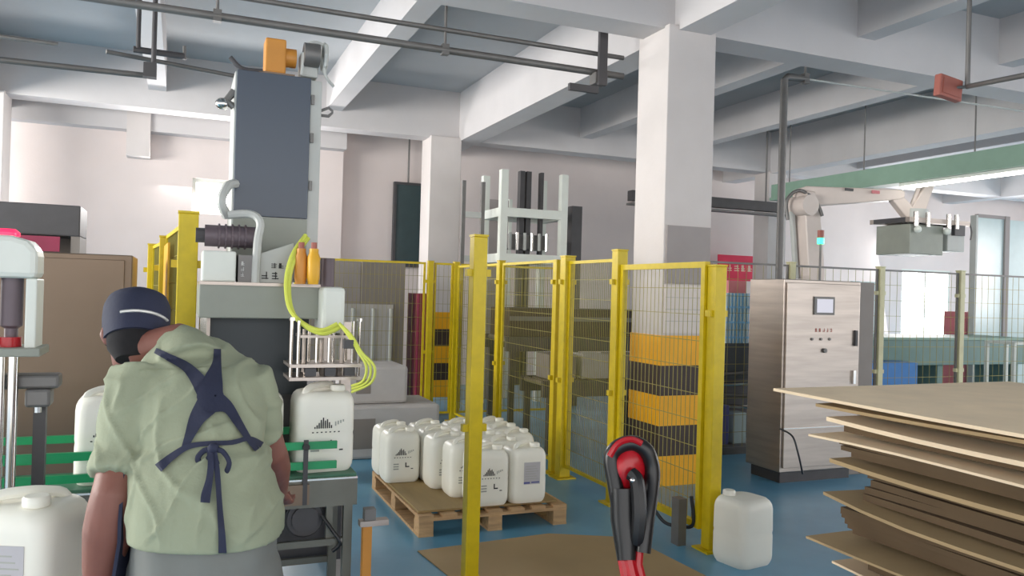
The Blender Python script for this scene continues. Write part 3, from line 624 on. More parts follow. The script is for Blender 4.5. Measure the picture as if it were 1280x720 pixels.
B((q0.x + .05, q0.y + .02, q0.z), (q1.x - .03, q0.y + .35, q0.z + .13)).build('pink_carton', M['rackred'], bs)
pm = thing('pump_skid', (q0.x + .1, q0.y + .2, 0), 'dark pump skid with pipes left of the control cabinet', 'machine')
B((q0.x - .3, q0.y - .02, .75), (q1.x + .1, q0.y + .45, q1.z - .002)).build('upper_body', M['dglass'], pm); B((q0.x - .3, q0.y + .1, .1), (q1.x + .1, q0.y + .45, .75)).build('lower_body', M['dgrey'], pm)
for i in range(4): MB().tube([(q0.x - .25, q0.y - .05, .8 - i * .1), (q1.x, q0.y - .06 - .03 * i, .82 - i * .12)], .018).build('pipe', M['chrome' if i % 2 else 'galv'], pm, smooth=True)
B((q0.x - .3, q0.y - .2, .0), (q1.x + .1, q0.y + .1, .1)).build('skid_base', M['galv'], pm)
B((q0.x + .0, q0.y - .18, .1), (q0.x + .16, q0.y - .02, .42)).build('white_canister', M['glass'], pm, bevel=.01); B((q0.x - .2, q0.y - .18, .1), (q0.x - .06, q0.y - .02, .5)).build('blue_canister', M['blueink'], pm, bevel=.01)

# ------------------------------------------------------------------ control cabinet
cc = thing('control_cabinet', (5.25, 5.7, 0), 'stainless control cabinet with small touch screen behind the cardboard stack', 'cabinet')
B((4.83, 5.5, .1), (5.70, 5.95, 1.78)).build('body', M['steel'], cc, bevel=.006); B((4.87, 5.54, 0), (5.66, 5.92, .1)).build('plinth', M['dgrey'], cc)
dr = B((4.85, 5.478, .14), (5.68, 5.5, 1.75)).build('door', M['steel'], cc, bevel=.004)
sf = B((5.14, 5.465, 1.475), (5.37, 5.478, 1.635)).build('screen_frame', M['galv'], cc); B((5.165, 5.459, 1.495), (5.345, 5.465, 1.615)).build('screen', M['screen'], sf)
marks(None, 5.16, 1.32, .24, .045, 5.477, 31).build('printed_name', M['bsign'], cc)
for i, x in enumerate((5.13, 5.23, 5.33)): MB().cyl((x, 5.478, 1.26), (x, 5.468, 1.26), .012, 12).build('push_button', M['galv'], cc)
MB().cyl((5.27, 5.478, 1.16), (5.27, 5.455, 1.16), .02, 12).build('rotary_switch', M['galv'], cc)
B((5.615, 5.455, 1.2), (5.64, 5.478, 1.34)).build('handle', M['dgrey'], cc); B((5.6, 5.455, .86), (5.63, 5.478, .98)).build('lower_handle', M['chrome'], cc)
B((5.72, 5.62, 0), (6.0, 6.0, 1.78)).build('side_cabinet', M['cabgrey'], cc, bevel=.005)
MB().tube(smoothpts([at(975, 536, 6.85), at(990, 545, 6.7), at(997, 565, 6.65), at(1003, 592, 6.7)]), .008).build('loose_cable', M['shoe'], cc, smooth=True)
B((4.84, 5.47, .48), (5.69, 5.478, .49)).build('lower_seam', M['chrome'], cc)
bc = thing('signal_lamp', at(1026, 350, 8.2), 'signal lamp lit green on thin pole above the control cabinet', 'lamp')
q = at(1026, 300, 8.2); 
MB().cyl((q.x, q.y, 0), (q.x, q.y, q.z - .04), .012).build('pole', M['galv'], bc); MB().cyl((q.x, q.y, q.z - .04), (q.x, q.y, q.z + .02), .035, 12).build('green_lens', M['ggreen'], bc); MB().cyl((q.x, q.y, q.z + .02), (q.x, q.y, q.z + .1), .033, 12).build('red_lens', M['bsign'], bc)

# ------------------------------------------------------------------ palletising robot
rb = thing('palletising_robot', (7.4, 8.5, 0), 'cream palletising robot arm holding a grey gripper over the fence', 'robot')
Dr = 10.2
def ra(px, py, dd=0): return at(px, py, Dr + dd)
b0 = ra(1012, 350); 
MB().lathe((b0.x, b0.y, 0), [(.4, 0), (.4, .1), (.28, .2), (.26, 1.0), (.3, 1.1)], 20).build('base', M['robot'], rb, smooth=True)
MB().lathe((b0.x, b0.y, 1.1), [(.27, 0), (.27, .35), (.2, .42)], 20).build('turret', M['robot'], rb, smooth=True)
def link(nm, a, b, w0, w1, th, m_='robot', par=rb):
    a = Vector(a); b = Vector(b); d = b - a; o_ = MB(); n_ = (Vector((0, 0, 1)) - d.normalized() * d.normalized().z)
    n_ = n_.normalized() if n_.length > .15 else Vector((1, 0, 0)); s_ = d.normalized().cross(n_)
    R = []
    for (p, w_) in ((a - d.normalized() * w0 * .5, w0 * .7), (a, w0), (b, w1), (b + d.normalized() * w1 * .5, w1 * .6)):
        R.append([p + n_ * w_ / 2 + s_ * th / 2, p + n_ * w_ / 2 - s_ * th / 2, p - n_ * w_ / 2 - s_ * th / 2, p - n_ * w_ / 2 + s_ * th / 2])
    return o_.rings(R).build(nm, M[m_], par, bevel=.015)
link('lower_arm', ra(1014, 345), ra(1008, 252), .26, .24, .22)
link('counter_rod', ra(995, 345), ra(990, 262), .06, .06, .06, 'lgrey')
link('upper_arm', ra(1006, 246), ra(1122, 244), .26, .13, .16)
ls = ra(1014, 256, -.2); MB().cyl(ls, ls + Vector((0, .3, 0)), .13, 18).build('shoulder_joint', M['robot'], rb, smooth=True)
MB().tube(smoothpts([ra(985, 275, -.1), ra(984, 250, -.1), ra(1000, 238, -.1), ra(1020, 252, -.12), ra(1028, 270, -.12)]), .022).build('arm_cable', M['galv'], rb, smooth=True)
mk = ra(1095, 240, -.1); MB().cbox(mk, (.13, .01, .04)).build('red_logo_mark', M['rackred'], rb)
mk = ra(1062, 237, -.1); MB().cbox(mk, (.14, .01, .035)).build('dark_logo_mark', M['dgrey'], rb)
link('elbow_link', ra(1118, 246), ra(1138, 270), .14, .16, .14)
link('wrist_link', ra(1144, 268), ra(1164, 226), .2, .09, .1); link('tie_rod', ra(1138, 262), ra(1152, 226), .05, .05, .05)
MB().cyl(ra(1145, 276), ra(1146, 262), .14, 18).build('wrist_flange', M['lgrey'], rb, smooth=True)
g0 = ra(1100, 277); g1 = ra(1206, 281)
gz = g0.z
gr = B((g0.x, g0.y - .45, gz - .03), (g0.x + 1.05, g0.y - .39, gz + .03)).build('gripper_frame', M['steel'], rb)
B((g0.x, g0.y + .1, gz - .03), (g0.x + 1.05, g0.y + .16, gz + .03)).build('gripper_rail', M['steel'], gr)
for x in (0, .5, .99): B((g0.x + x, g0.y - .39, gz - .03), (g0.x + x + .06, g0.y + .1, gz + .03)).build('gripper_crossbar', M['dgrey'], gr)
B((g0.x + .05, g0.y - .42, gz - .42), (g0.x + .62, g0.y + .1, gz - .05)).build('gripper_box', M['grey'], rb, bevel=.01)
B((g0.x + .70, g0.y - .42, gz - .36), (g0.x + 1.0, g0.y + .1, gz - .1)).build('gripper_side_box', M['lgrey'], rb, bevel=.01)
for x in (.1, .3, .66, .8): MB().cyl((g0.x + x, g0.y - .46, gz - .08), (g0.x + x, g0.y - .46, gz + .1), .03, 10).build('gripper_cylinder', M['chrome'], rb, smooth=True)
for (x) in (.12, .62): MB().ball((g0.x + x, g0.y - .47, gz - .12), .045).build('suction_valve', M['white'], rb, smooth=True)
B((g0.x + .76, g0.y - .47, gz - .16), (g0.x + .94, g0.y - .42, gz - .03)).build('valve_block', M['dgrey'], rb)
MB().tube(smoothpts([(g0.x + .95, g0.y - .44, gz - .05), (g0.x + 1.04, g0.y - .44, gz + .02), (g0.x + 1.1, g0.y - .44, gz - .1), (g0.x + 1.08, g0.y - .44, gz - .2)]), .01).build('air_hose', M['galv'], rb, smooth=True)
# things seen beyond the right fence
gm = thing('green_conveyor_machine', (9, 8.6, 0), 'dull green machine bed beyond the right hand fence', 'machine')
B((8.0, 7.7, .78), (11.2, 8.5, 1.12)).build('bed', M['teal'], gm, bevel=.01); B((8.0, 7.68, 1.12), (11.2, 8.52, 1.15)).build('bed_top', M['tgreen'], gm)
for x in (8.1, 9.5, 11.0): B((x, 7.8, 0), (x + .1, 8.4, .78)).build('leg', M['teal'], gm)
o = B((7.7, 7.3, .5), (8.55, 7.62, .86)).build('blue_box', M['sblue'], bevel=.01); tag(o, 'strong blue box below the bright window', 'box')
B((7.75, 7.35, 0), (8.5, 7.58, .5)).build('box_stand', M['galv'], o)
cbx = B((6.15, 6.9, .0), (7.05, 7.4, .98)).build('brown_carton', M['card'], bevel=.01); tag(cbx, 'brown carton pile right of the control cabinet behind the fence', 'carton')
B((6.15, 6.895, .45), (7.05, 6.9, .47)).build('carton_seam', M['card3'], cbx)
rr = thing('red_shelf_unit', at(1226, 436, 12.6), 'faded red shelf unit right of the bright window', 'shelf')
r0 = at(1208, 390, 12.6); r1 = at(1250, 440, 12.6)
B((r0.x, r0.y, 0), (r0.x + .05, r0.y + .4, r0.z)).build('side_panel', M['rackred'], rr); B((r0.x + .42, r0.y, 0), (r0.x + .5, r0.y + .4, r0.z)).build('side_panel', M['greyn'], rr)
B((r0.x + .05, r0.y + .38, 0), (r0.x + .42, r0.y + .4, r0.z)).build('back_panel', M['rackred'], rr)
for i in range(6): B((r0.x + .05, r0.y, r0.z - .03 - i * .18), (r0.x + .42, r0.y + .38, r0.z - i * .18)).build('shelf', M['rackred'], rr)
for i in range(5): B((r0.x + .08, r0.y + .03, r0.z - .03 - (i + 1) * .18 + .03), (r0.x + .38, r0.y + .3, r0.z - .09 - i * .18)).build('red_bin', M['banner'], rr)
pt = thing('partition', (12.6, 9.4, 0), 'pale grey partition with dark post at the right edge', 'partition')
a_ = at(1222, 262, 12.3); b_ = at(1264, 258, 12.2); 
B((a_.x, a_.y, 0), (a_.x + 3.5, a_.y + .06, 2.95)).build('partition_sheet', M['glass'], pt)
B((a_.x - .04, a_.y - .02, 0), (a_.x, a_.y + .08, 2.98)).build('slim_post', M['lgrey'], pt); B((a_.x + .6, a_.y - .03, 0), (a_.x + .7, a_.y, 3.0)).build('dark_post', M['greyn'], pt)
B((a_.x, a_.y - .02, 2.95), (a_.x + .6, a_.y + .04, 3.0)).build('top_rail', M['greyn'], pt)
wc = thing('white_stand', at(1270, 440, 10), 'white stool-like stand at the far right beside the green machine', 'stand')
q = at(1268, 428, 9.9); B((q.x, q.y, q.z - .03), (q.x + .4, q.y + .4, q.z)).build('seat', M['white'], wc)
for sx in (0, .36):
    for sy in (0, .36): B((q.x + sx, q.y + sy, 0), (q.x + sx + .04, q.y + sy + .04, q.z - .03)).build('leg', M['white'], wc)
gp_ = thing('glass_booth', (8.6, 9.4, 0), 'pale glass screen left of the bright window', 'screen')
q = at(1085, 352, 11.9); B((q.x - .3, q.y, .0), (q.x + .25, q.y + .04, q.z)).build('pane', M['glass'], gp_); B((q.x + .25, q.y - .01, 0), (q.x + .3, q.y + .05, q.z + .02)).build('frame_post', M['greyn'], gp_)

# ------------------------------------------------------------------ cardboard stack
ps = thing('pallet', (3.1, 1.75, 0), 'low pallet under the tall cardboard stack at right', 'pallet')
for x in (2.5, 3.0, 3.5): B((x, .7, 0), (x + .1, 2.35, .1)).build('runner', M['wood'], ps)
for i in range(9): B((2.45, .7 + i * .18, .1), (3.7, .8 + i * .18, .12)).build('deck_board', M['wood'], ps)
z = .121; i = 0; GC = 'flat cardboard sheets in the tall stack'
prot = {}
def sheet(x0, x1, y0, y1, z, th, sag, wav, m_, ph, curl=0):
    nx, ny = 7, 9; m = MB(); top = []; 
    for s_ in (1, 0):
        for iy in range(ny + 1):
            for ix in range(nx + 1):
                u = ix / nx; v = iy / ny; x = x0 + (x1 - x0) * u; y = y0 + (y1 - y0) * v
                x += .012 * math.sin(5 * v + ph); y += .012 * math.sin(4 * u + ph * 2)
                zz = z + th * s_ + wav * math.sin(4.5 * v + ph) * (1 - u) - sag * (v ** 3) * (1 - .5 * u) - sag * .6 * ((1 - u) ** 3) + curl * (max(0, v - .7) / .3) ** 2 * (1 - u)
                m.v.append(Vector((x, y, zz)))
    N = (nx + 1) * (ny + 1)
    for iy in range(ny):
        for ix in range(nx):
            a = iy * (nx + 1) + ix; q = (a, a + 1, a + nx + 2, a + nx + 1); m.f.append(q); m.f.append(tuple(N + k for k in reversed(q)))
    def edge(lst):
        for a, b in zip(lst[:-1], lst[1:]): m.f.append((a, N + a, N + b, b))
    edge([i for i in range(nx + 1)]); edge([ny * (nx + 1) + i for i in range(nx + 1)]); edge([i * (nx + 1) for i in range(ny + 1)]); edge([i * (nx + 1) + nx for i in range(ny + 1)])
    return m.build('cardboard_sheet', M[m_], smooth=False)
rc = random.Random(5)
pale = {.16: .10, .22: .12, .36: .02, .44: .07, .52: .0, .62: .06, .78: .03, .93: .02, 1.03: .07, 1.10: .03}
keys = sorted(pale); outs = []
while z < 1.17:
    if keys and z >= keys[0]:
        e = pale[keys.pop(0)]; th = rc.choice((.009, .012, .016)); sag = rc.uniform(.004, .02)
        o = sheet(2.44 - e * 1.1, 3.75, .6 + rc.uniform(-.1, .1), 2.46 + e, z + .010, th, sag * .3, rc.uniform(.002, .006), rc.choice(('card2', 'card')), rc.uniform(0, 6), rc.uniform(-.02, .035))
        outs.append(o); z += th + .022
    else:
        th = rc.choice((.012, .018, .026, .034))
        o = sheet(2.50 - .03 * math.sin(i * .6), 3.75 + rc.uniform(-.03, .05), .6 + rc.uniform(-.1, .1), 2.42 - .05 * math.sin(i * .5) + rc.uniform(-.02, .02), z, th, .0, rc.uniform(0, .002), 'card3', rc.uniform(0, 6))
        tag(o, 'brown cardboard bundle pressed flush in the tall stack at right', 'cardboard', GC); z += th + .002
    i += 1
onm = ['topmost', 'second', 'third', 'fourth', 'fifth', 'sixth', 'seventh', 'eighth', 'ninth', 'tenth', 'eleventh', 'twelfth', 'thirteenth']
for k, o in enumerate(reversed(outs)): tag(o, 'pale cardboard sheet sticking out of the tall stack, %s from above' % onm[k], 'cardboard', 'pale cardboard sheets sticking out of the stack')
o = sheet(2.44, 3.9, .5, 2.56, z + .012, .012, .01, .006, 'card', 1.0); tag(o, 'cardboard sheet just under the top one of the tall stack', 'cardboard', 'top cardboard sheets of the stack')
o = sheet(2.38, 3.9, .45, 2.78, z + .034, .012, .002, .003, 'card2', 2.0); tag(o, 'uppermost pale cardboard sheet, its long corner pointing left', 'cardboard', 'top cardboard sheets of the stack')
for k in range(4):
    o = sheet(2.25 + .03 * k, 3.2, 2.0 + .1 * k, 2.9 + .06 * k, .01 + .018 * k, .008, 0, .002, 'card2', k); tag(o, 'pale cardboard scrap on the floor at the foot of the stack, layer %s' % ('lowest', 'second lowest', 'second highest', 'highest')[k], 'cardboard', 'cardboard scraps at the foot of the stack')

# ------------------------------------------------------------------ pallet truck
pk = thing('pallet_truck', (1.55, 2.5, 0), 'red pallet truck handle with black loop grip in the foreground', 'pallet truck')
def pp_(px, py, d): return at(px, py, d)
loop = [pp_(775, 640, 2.95), pp_(768, 600, 2.98), pp_(764, 572, 3.0), pp_(774, 558, 3.0), pp_(792, 554, 3.0), pp_(808, 564, 3.0), pp_(815, 585, 3.0), pp_(814, 610, 2.98), pp_(808, 650, 2.93), pp_(803, 690, 2.9)]
MB().tube(smoothpts(loop, 5), .030, 12).build('loop_grip', M['black'], pk, smooth=True)
MB().tube(smoothpts([pp_(762, 570, 2.97), pp_(772, 555, 2.97), pp_(788, 549, 2.97), pp_(802, 554, 2.97)], 4), .012, 8).build('red_grip_edge', M['red'], pk, smooth=True)
m = MB().ball(pp_(788, 588, 3.0), (.07, .035, .085)); m.build('red_hub', M['red'], pk, smooth=True)
MB().tube(smoothpts([pp_(789, 592, 2.95), pp_(796, 602, 2.93), pp_(799, 640, 2.9), pp_(796, 680, 2.9)], 4), [.027] * 4 * 3 + [.02], 8).build('control_lever', M['black'], pk, smooth=True)
MB().ball(pp_(791, 600, 2.92), .012).build('lever_pivot', M['chrome'], pk, smooth=True)
MB().tube([pp_(779, 610, 2.97), pp_(780, 650, 2.95), pp_(783, 700, 2.9)], [.05, .05, .034], 12).build('handle_yoke', M['black'], pk, smooth=True)
a = pp_(778, 655, 2.95); b = Vector((1.5, 2.35, .35))
MB().tube([pp_(772, 640, 2.95), pp_(776, 690, 2.92), Vector((1.5, 2.4, .4))], .018, 8).build('red_bar', M['red'], pk, smooth=True)
MB().tube([pp_(786, 660, 2.93), pp_(786, 700, 2.9), Vector((1.54, 2.4, .4))], .022, 8).build('red_bar', M['red'], pk, smooth=True)
MB().tube([pp_(800, 668, 2.93), pp_(797, 705, 2.9), Vector((1.58, 2.4, .4))], .018, 8).build('red_bar', M['red'], pk, smooth=True)
MB().lathe((1.54, 2.4, .2), [(.07, 0), (.07, .12), (.05, .14), (.05, .22)], 14).build('pump', M['red'], pk, smooth=True)
MB().cyl((1.46, 2.4, .09), (1.53, 2.4, .09), .09, 16).build('steer_wheel', M['black'], pk, smooth=True); MB().cyl((1.55, 2.4, .09), (1.62, 2.4, .09), .09, 16).build('steer_wheel', M['black'], pk, smooth=True)
B((1.3, 2.15, .1), (1.78, 2.33, .22)).build('fork_bridge', M['red'], pk, bevel=.01)
for x in (1.3, 1.62): B((x, 1.0, .07), (x + .16, 2.15, .13)).build('fork', M['red'], pk, bevel=.01); MB().cyl((x + .03, 1.15, .04), (x + .13, 1.15, .04), .04, 12).build('fork_roller', M['black'], pk)
fc = MB().tube(smoothpts([at(815, 632, 5.35), at(830, 652, 5.3), at(848, 657, 5.25), at(866, 655, 5.15), at(864, 620, 5.15)]), .012); o = fc.build('power_cable', M['shoe'], smooth=True); tag(o, 'thin dark cable hanging by the gate leaf foot', 'cable')
gt_ = thing('floor_bracket', (3.02, 4.3, 0), 'small dark bracket at the foot of the gate post', 'bracket'); B((2.99, 4.32, 0), (3.05, 4.4, .3)).build('bracket_plate', M['galv'], gt_)

# ------------------------------------------------------------------ worker
def bake(o):
    bpy.context.view_layer.update()
    dg = bpy.context.evaluated_depsgraph_get(); me = bpy.data.meshes.new_from_object(o.evaluated_get(dg), depsgraph=dg)
    old = o.data; o.modifiers.clear(); o.data = me; me.name = o.name
    for p in me.polygons: p.use_smooth = True
    bpy.data.meshes.remove(old); return o
def remesh(o, vox, sm=4, fac=.5):
    r = o.modifiers.new('r', 'REMESH'); r.mode = 'VOXEL'; r.voxel_size = vox; r.use_smooth_shade = True
    if sm: s = o.modifiers.new('s', 'SMOOTH'); s.iterations = sm; s.factor = fac
    return bake(o)
def ring(X, d, z, hw, hd, tx=0, td=0, n=28, p=2.4):
    out = []
    for k in range(n):
        a = 2 * math.pi * k / n; c, s_ = math.cos(a), math.sin(a)
        x = hw * math.copysign(abs(c) ** (2 / p), c); y = hd * math.copysign(abs(s_) ** (2 / p), s_)
        out.append(cw(X + x, d + y, z + x * tx + y * td))
    return out
wk = thing('person', cw(-.82, 2.1, 0), 'worker seen from behind in sage shirt, navy cap and cross-back apron, bending over the conveyor', 'person')
TOR = [(-.775, 2.09, .945, .184, .155), (-.777, 2.09, 1.0, .182, .155), (-.787, 2.10, 1.05, .175, .15), (-.805, 2.11, 1.10, .163, .14), (-.815, 2.14, 1.17, .150, .128),
       (-.835, 2.18, 1.24, .160, .125), (-.86, 2.215, 1.30, .170, .12), (-.875, 2.245, 1.345, .165, .11), (-.895, 2.27, 1.38, .138, .095), (-.92, 2.30, 1.41, .095, .075), (-.93, 2.315, 1.43, .06, .06)]
def torso(m, g, rng=TOR):
    m.rings([ring(X, d, z, hw + g, hd + g, td=.35 * (z - .9)) for (X, d, z, hw, hd) in rng])
LS, LE, LW = cw(-1.02, 2.22, 1.32), cw(-1.005, 2.06, 1.05), cw(-1.055, 2.08, .78)
RS, RE, RW = cw(-.745, 2.28, 1.33), cw(-.695, 2.34, 1.11), cw(-.735, 2.58, .93)
Hc = cw(-1.115, 2.38, 1.432)
fwd = (cw(-.45, .85, -.5)).normalized(); upv = Vector((0, 0, 1)) + cw(-.12, .35, 0); upv = (upv - fwd * upv.dot(fwd)).normalized(); rt = fwd.cross(upv)
def hp(x, y, z): return Hc + rt * x + fwd * y + upv * z
def hring(z, rx, ry, cy=0, n=20): return [hp(rx * math.cos(2 * math.pi * k / n), cy + ry * math.sin(2 * math.pi * k / n), z) for k in range(n)]
bm_ = MB()
torso(bm_, -.018)
bm_.rings([ring(-.79, 2.10, z, hw, hd) for z, hw, hd in ((.80, .16, .12), (.9, .17, .135), (.97, .165, .13))])
bm_.rings([hring(-.115, .03, .035, .05), hring(-.10, .045, .055, .04), hring(-.07, .058, .075, .02), hring(-.03, .068, .088, .008), hring(.02, .074, .096), hring(.06, .074, .095), hring(.095, .06, .078), hring(.118, .03, .04)])
bm_.tube([hp(0, .085, .012), hp(0, .112, -.02), hp(0, .10, -.032)], [.009, .014, .01], 8)               # nose
bm_.ball(hp(0, .088, -.058), .02); bm_.ball(hp(.03, .083, .012), .015); bm_.ball(hp(-.03, .083, .012), .015)   # lips, eyelids
for s_ in (-1, 1): bm_.tube([hp(s_ * .072, -.01, -.03), hp(s_ * .082, -.014, 0), hp(s_ * .08, -.012, .025)], [.010, .017, .012], 8)
bm_.tube([cw(-.915, 2.29, 1.38), cw(-.965, 2.33, 1.43), hp(0, -.03, -.06)], [.06, .055, .056], 14)
def arm(m, a, e, w_, g=1.0):
    sh = a + (a - e).normalized() * .0
    m.tube([sh, a.lerp(e, .4), a.lerp(e, .85), e, e.lerp(w_, .12), e.lerp(w_, .35), e.lerp(w_, .7), w_], [.062, .055 * g, .05 * g, .050 * g, .053 * g, .054 * g, .042 * g, .029], 16)
arm(bm_, LS, LE, LW, 1.16); arm(bm_, RS, RE, RW)
def hand(m, wr, dirv, side, curl):
    d = dirv.normalized(); s_ = (side - d * side.dot(d)).normalized(); nrm = d.cross(s_)
    m.tube([wr - d * .02, wr + d * .03, wr + d * .085], [(.024, .02), (.04, .018), (.042, .014)], 12, up=s_)
    for i, (off, L) in enumerate(((.032, .068), (.011, .078), (-.011, .072), (-.032, .056))):
        p = wr + d * .08 + s_ * off; pts = [p]; a = .15
        for L_ in (L * .45, L * .32, L * .23): a += curl; dd = d * math.cos(a) + nrm * math.sin(a); p = p + dd * L_; pts.append(p)
        m.tube(pts, [.0105, .0098, .0088, .007], 8)
    p = wr + d * .02 + s_ * .03; m.tube([p, p + (d * .6 + s_ * .7 + nrm * .2) * .035, p + (d * .9 + s_ * .75 + nrm * .5) * .055, p + (d * 1.3 + s_ * .7 + nrm * .7) * .065], [.014, .0125, .011, .008], 8)
hand(bm_, LW, cw(-.15, .35, -.8), cw(1, .2, 0), .45); hand(bm_, RW, cw(-.1, .75, -.45), cw(-1, .1, 0), .35)
HL, HR = (-.895, 2.12, .90), (-.725, 2.12, .90)
for X, s_ in ((-.875, -1), (-.695, 1)):
    bm_.tube([cw(X, 2.11, .90), cw(X + s_ * .02, 2.12, .70), cw(X + s_ * .03, 2.17, .48), cw(X + s_ * .03, 2.14, .30), cw(X + s_ * .03, 2.1, .09)], [.09, .078, .056, .054, .038], 14)
body = bm_.build('body', M['skin'], wk); remesh(body, .0075, 3)
for s_ in (-1, 1):
    e = MB().ball(hp(s_ * .03, .093, .012), .009).build('eye', M['white'], wk, smooth=True)
# shirt
sm_ = MB(); torso(sm_, .008)
def sleeve(m, a, e, t, r0, r1, r2): m.tube([a - (e - a) * .08, a.lerp(e, .25), a.lerp(e, .6), a.lerp(e, t)], [r0 * .95, r0, r1, r2], 20)
sleeve(sm_, LS, LE, .84, .088, .080, .078); sleeve(sm_, RS, RE, .80, .074, .064, .058)
sm_.tube([cw(-.90, 2.262, 1.355), cw(-.925, 2.30, 1.39), cw(-.955, 2.33, 1.41), cw(-.985, 2.345, 1.425)], [.10, .078, .066, .058], 18)
shirt = sm_.build('shirt', M['shirt'], wk); remesh(shirt, .0075, 6)
def folds(o, amp, seedv, wrinkle):
    me = o.data; me.update(); wl = Vector(wk.location)
    ns = [v.normal.copy() for v in me.vertices]
    for v, nn in zip(me.vertices, ns):
        p = v.co + wl; X = p.x * math.cos(PH) - p.y * math.sin(PH); z = p.z
        h = wrinkle(X, z, p)
        v.co += nn * (amp * h)
    me.update()
def fw(X, z, p):
    wob = noise.noise(p * 5 + Vector((3, 1, 2))) * .5
    def ridge(a, k): return max(0, 1 - abs(a) * k) ** 1.5
    n1 = noise.noise(Vector((X * 7 + z * 5 + wob, z * 2.6 - X * 1.5, 2.1)))          # folds falling from the right shoulder to the waist
    n2 = noise.noise(Vector((X * 9 - z * 8 + wob, z * 3 + X * 2, 7.7)))              # folds from the left armpit
    low = max(0, min(1, (1.2 - z) * 6)); hem = max(0, min(1, (z - .955) * 25))
    n3 = noise.noise(Vector((X * 17 + wob, z * 2.0, 4.4)))                           # gathers under the waist tie
    h = ridge(n1, 6) * .9 + ridge(n2, 6) * .8 + ridge(n3, 5) * low * .9 + noise.noise(p * 7) * .7 + noise.noise(p * 30) * .12
    waist = -math.exp(-((z - 1.175) / .022) ** 2) * .8
    return h * hem + waist
folds(shirt, .0095, 1, fw)
cr_ = [cw(-.955, 2.332, 1.424) + (rt * math.cos(a * math.pi / 9) * .062 + cw(0, 1, .3).normalized() * math.sin(a * math.pi / 9) * .058) for a in range(19)]
MB().tube(cr_, (.018), 8, flat=.4, up=(0, 0, 1)).build('collar', M['shirt'], wk, smooth=True)

# trousers
tm = MB(); tm.rings([ring(-.785, 2.10, z, hw, hd) for z, hw, hd in ((.76, .165, .13), (.86, .18, .145), (.93, .178, .142), (1.0, .165, .135))])
for X, s_ in ((-.875, -1), (-.695, 1)):
    tm.tube([cw(X, 2.11, .86), cw(X + s_ * .02, 2.12, .70), cw(X + s_ * .03, 2.17, .48), cw(X + s_ * .03, 2.15, .30), cw(X + s_ * .03, 2.11, .07)], [.105, .098, .082, .078, .07], 18)
tr_ = tm.build('trousers', M['trouser'], wk); remesh(tr_, .012, 4)
folds(tr_, .006, 2, lambda X, z, p: math.sin(X * 50 + z * 8) * .5 + noise.noise(p * 9))
for X in (-.905, -.665):
    m = MB(); R = []
    for (y, hw, h) in ((-.09, .025, .05), (-.07, .038, .085), (0, .04, .09), (.08, .046, .06), (.15, .042, .045), (.18, .02, .03)):
        R.append([cw(X + hw * math.cos(2 * math.pi * k / 14), 2.11 + y, .005 + h / 2 + h / 2 * math.sin(2 * math.pi * k / 14)) for k in range(14)])
    m.rings(R).build('shoe', M['sole'], wk, smooth=True)
# hair and cap
def capring(z, rx, ry, cy=0): return hring(z, rx, ry, cy, 28)
MB().rings([capring(-.09, .05, .045, -.045), capring(-.05, .074, .066, -.034), capring(.0, .08, .085, -.018), capring(.03, .08, .09, -.014), capring(.06, .079, .085, -.014), capring(.09, .06, .07, -.01)]).build('hair', M['hair'], wk, smooth=True)
cap = MB().rings([capring(-.015, .086, .100, -.012), capring(.02, .091, .110), capring(.06, .094, .112), capring(.095, .093, .108), capring(.12, .084, .098), capring(.135, .06, .072), capring(.142, .02, .025)]).build('cap', M['navy'], wk, smooth=True)
brm = MB(); R = []
for t in range(7):
    a = math.radians(25 + 130 * t / 6); 
    o1 = hp(.088 * math.cos(a), .106 * math.sin(a), .04); o2 = hp(.095 * math.cos(a), .106 * math.sin(a) + .065 * math.sin(a), .028)
    R.append([o1 + upv * .004, o2 + upv * .003, o2 - upv * .003, o1 - upv * .004])
brm.rings(R).build('cap_brim', M['navy'], cap)
pts = [hp(.0935 * math.cos(math.radians(a)), .113 * math.sin(math.radians(a)), .036) for a in range(-120, -20, 10)]
MB().tube(pts, .0045, 6).build('cap_strap', M['silver'], cap, smooth=True)
# things that lie on the shirt: cast from the camera onto it
bpy.context.view_layer.update()
bv = BVHTree.FromPolygons([tuple(v.co + Vector(wk.location)) for v in shirt.data.vertices], [tuple(p.vertices) for p in shirt.data.polygons])
EYE = Vector((0, 0, CH))
def onshirt(px, py, dflt=2.1):
    d = (at(px, py, 1) - EYE).normalized(); h = bv.ray_cast(EYE, d)
    return (h[0], d) if h[0] is not None else (at(px, py, dflt), d)
def ribbon(nm, pts, m_, par=wk, off=.006, th=.005, n=5):
    P = smoothpts([(p[0], p[1], p[2]) for p in pts], n); R = []; last = None
    for i, p in enumerate(P):
        t = (P[min(i + 1, len(P) - 1)] - P[max(i - 1, 0)]); t = Vector((t.x, t.y)); t = t.normalized() if t.length else Vector((0, 1)); nn = Vector((-t.y, t.x)); w_ = p.z / 2
        dflt = last if last else 2.1; row = []
        for s_ in (-1, -.33, .33, 1):
            h, d = onshirt(p.x + nn.x * w_ * s_, p.y + nn.y * w_ * s_, dflt); row.append((h, d))
        last = (row[1][0] - EYE).length
        R.append([h - d * (off + th) for h, d in row] + [h - d * (off - .004) for h, d in reversed(row)])
    return MB().rings(R).build(nm, M[m_], par, smooth=True)
ap = MB(); rr_ = []
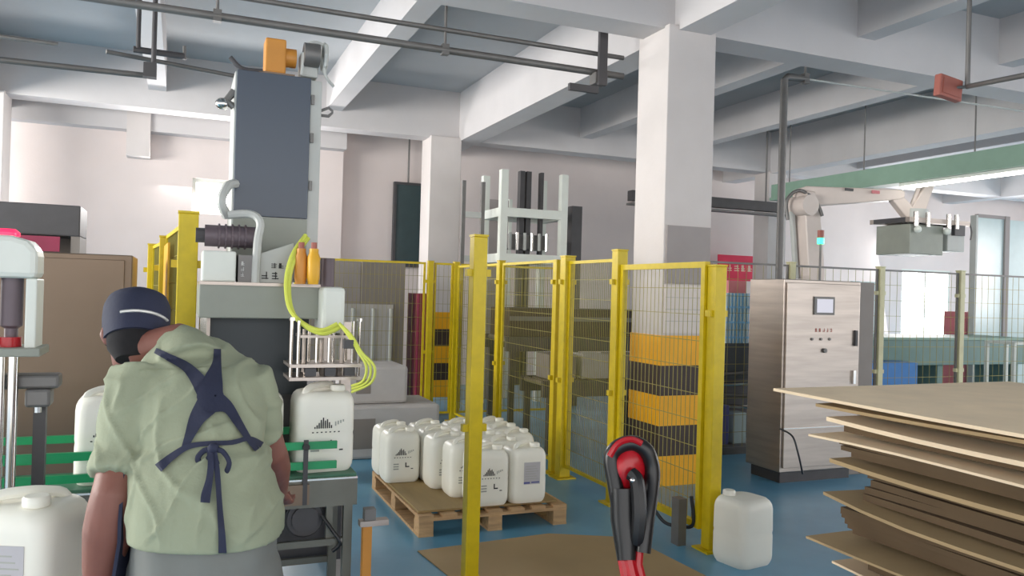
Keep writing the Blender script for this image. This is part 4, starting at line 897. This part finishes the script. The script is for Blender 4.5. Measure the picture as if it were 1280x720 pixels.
def aring(z):
    T = min(TOR, key=lambda t: abs(t[2] - z)); X, d, zz, hw, hd = T
    if z < .94: hw, hd = .195, .16
    out = []; 
    for s_, g in ((1, .024), (-1, .016)):
        seq = range(-8, 9) if s_ == 1 else range(8, -9, -1)
        for k in seq:
            a = math.pi / 2 + (k / 8 * math.radians(112 if k > 0 else 30)); c, q = math.cos(a), math.sin(a)
            out.append(cw(X + (hw + g) * math.copysign(abs(c) ** .83, c), d + (hd + g + .01) * math.copysign(abs(q) ** .83, q), z))
    return out
ap.rings([aring(z) for z in (.50, .62, .74, .86, .945, 1.0, 1.05, 1.10, 1.17)]).build('apron', M['navy'], wk, smooth=True)
ribbon('apron_strap', [(194, 438, 7), (210, 446, 9), (235, 460, 13), (254, 484, 22), (262, 500, 30), (247, 522, 20), (237, 545, 12), (231, 560, 8)], 'navy')
ribbon('apron_strap', [(272, 436, 9), (271, 455, 12), (266, 478, 26), (264, 498, 34), (284, 508, 16), (298, 528, 11), (311, 548, 8), (322, 562, 7)], 'navy', off=.008)
ribbon('waist_tie', [(198, 585, 12), (216, 570, 9), (236, 558, 7), (262, 554, 6), (290, 553, 6), (312, 548, 6), (328, 556, 8)], 'navy', off=.009)
ribbon('tie_tail', [(262, 560, 7), (264, 580, 8), (262, 600, 9), (258, 618, 12), (257, 628, 12)], 'navy', off=.018)
ribbon('tie_tail', [(268, 560, 6), (272, 590, 7), (275, 630, 7), (278, 670, 9), (279, 700, 11)], 'navy', off=.014)
for (dx, dy, nme) in ((-14, 8, 'bow_loop'), (16, 12, 'bow_loop')):
    c0, d0 = onshirt(266, 562); c0 = c0 - d0 * .018
    a1 = at(266 + dx, 560 + dy * .2, 1) - at(266, 560, 1); sc_ = (c0 - EYE).length
    v1 = a1 * sc_; a2 = (at(266, 560 + dy * 2, 1) - at(266, 560, 1)) * sc_
    MB().tube(smoothpts([c0, c0 + v1 * .7, c0 + v1 * 1.2 + a2 * .5 - d0 * .01, c0 + v1 * .8 + a2, c0 + a2 * .2]), .007, 8, flat=.6).build(nme, M['navy'], wk, smooth=True)
ck, dk = onshirt(267, 560); MB().ball(ck - dk * .02, .014).build('tie_knot', M['navy'], wk, smooth=True)
ribbon('yoke_seam', [(172, 462, 1.2), (185, 460, 1.2), (220, 460, 1.2), (262, 457, 1.2), (285, 459, 1.2)], 'shirt', off=.004, th=.002)
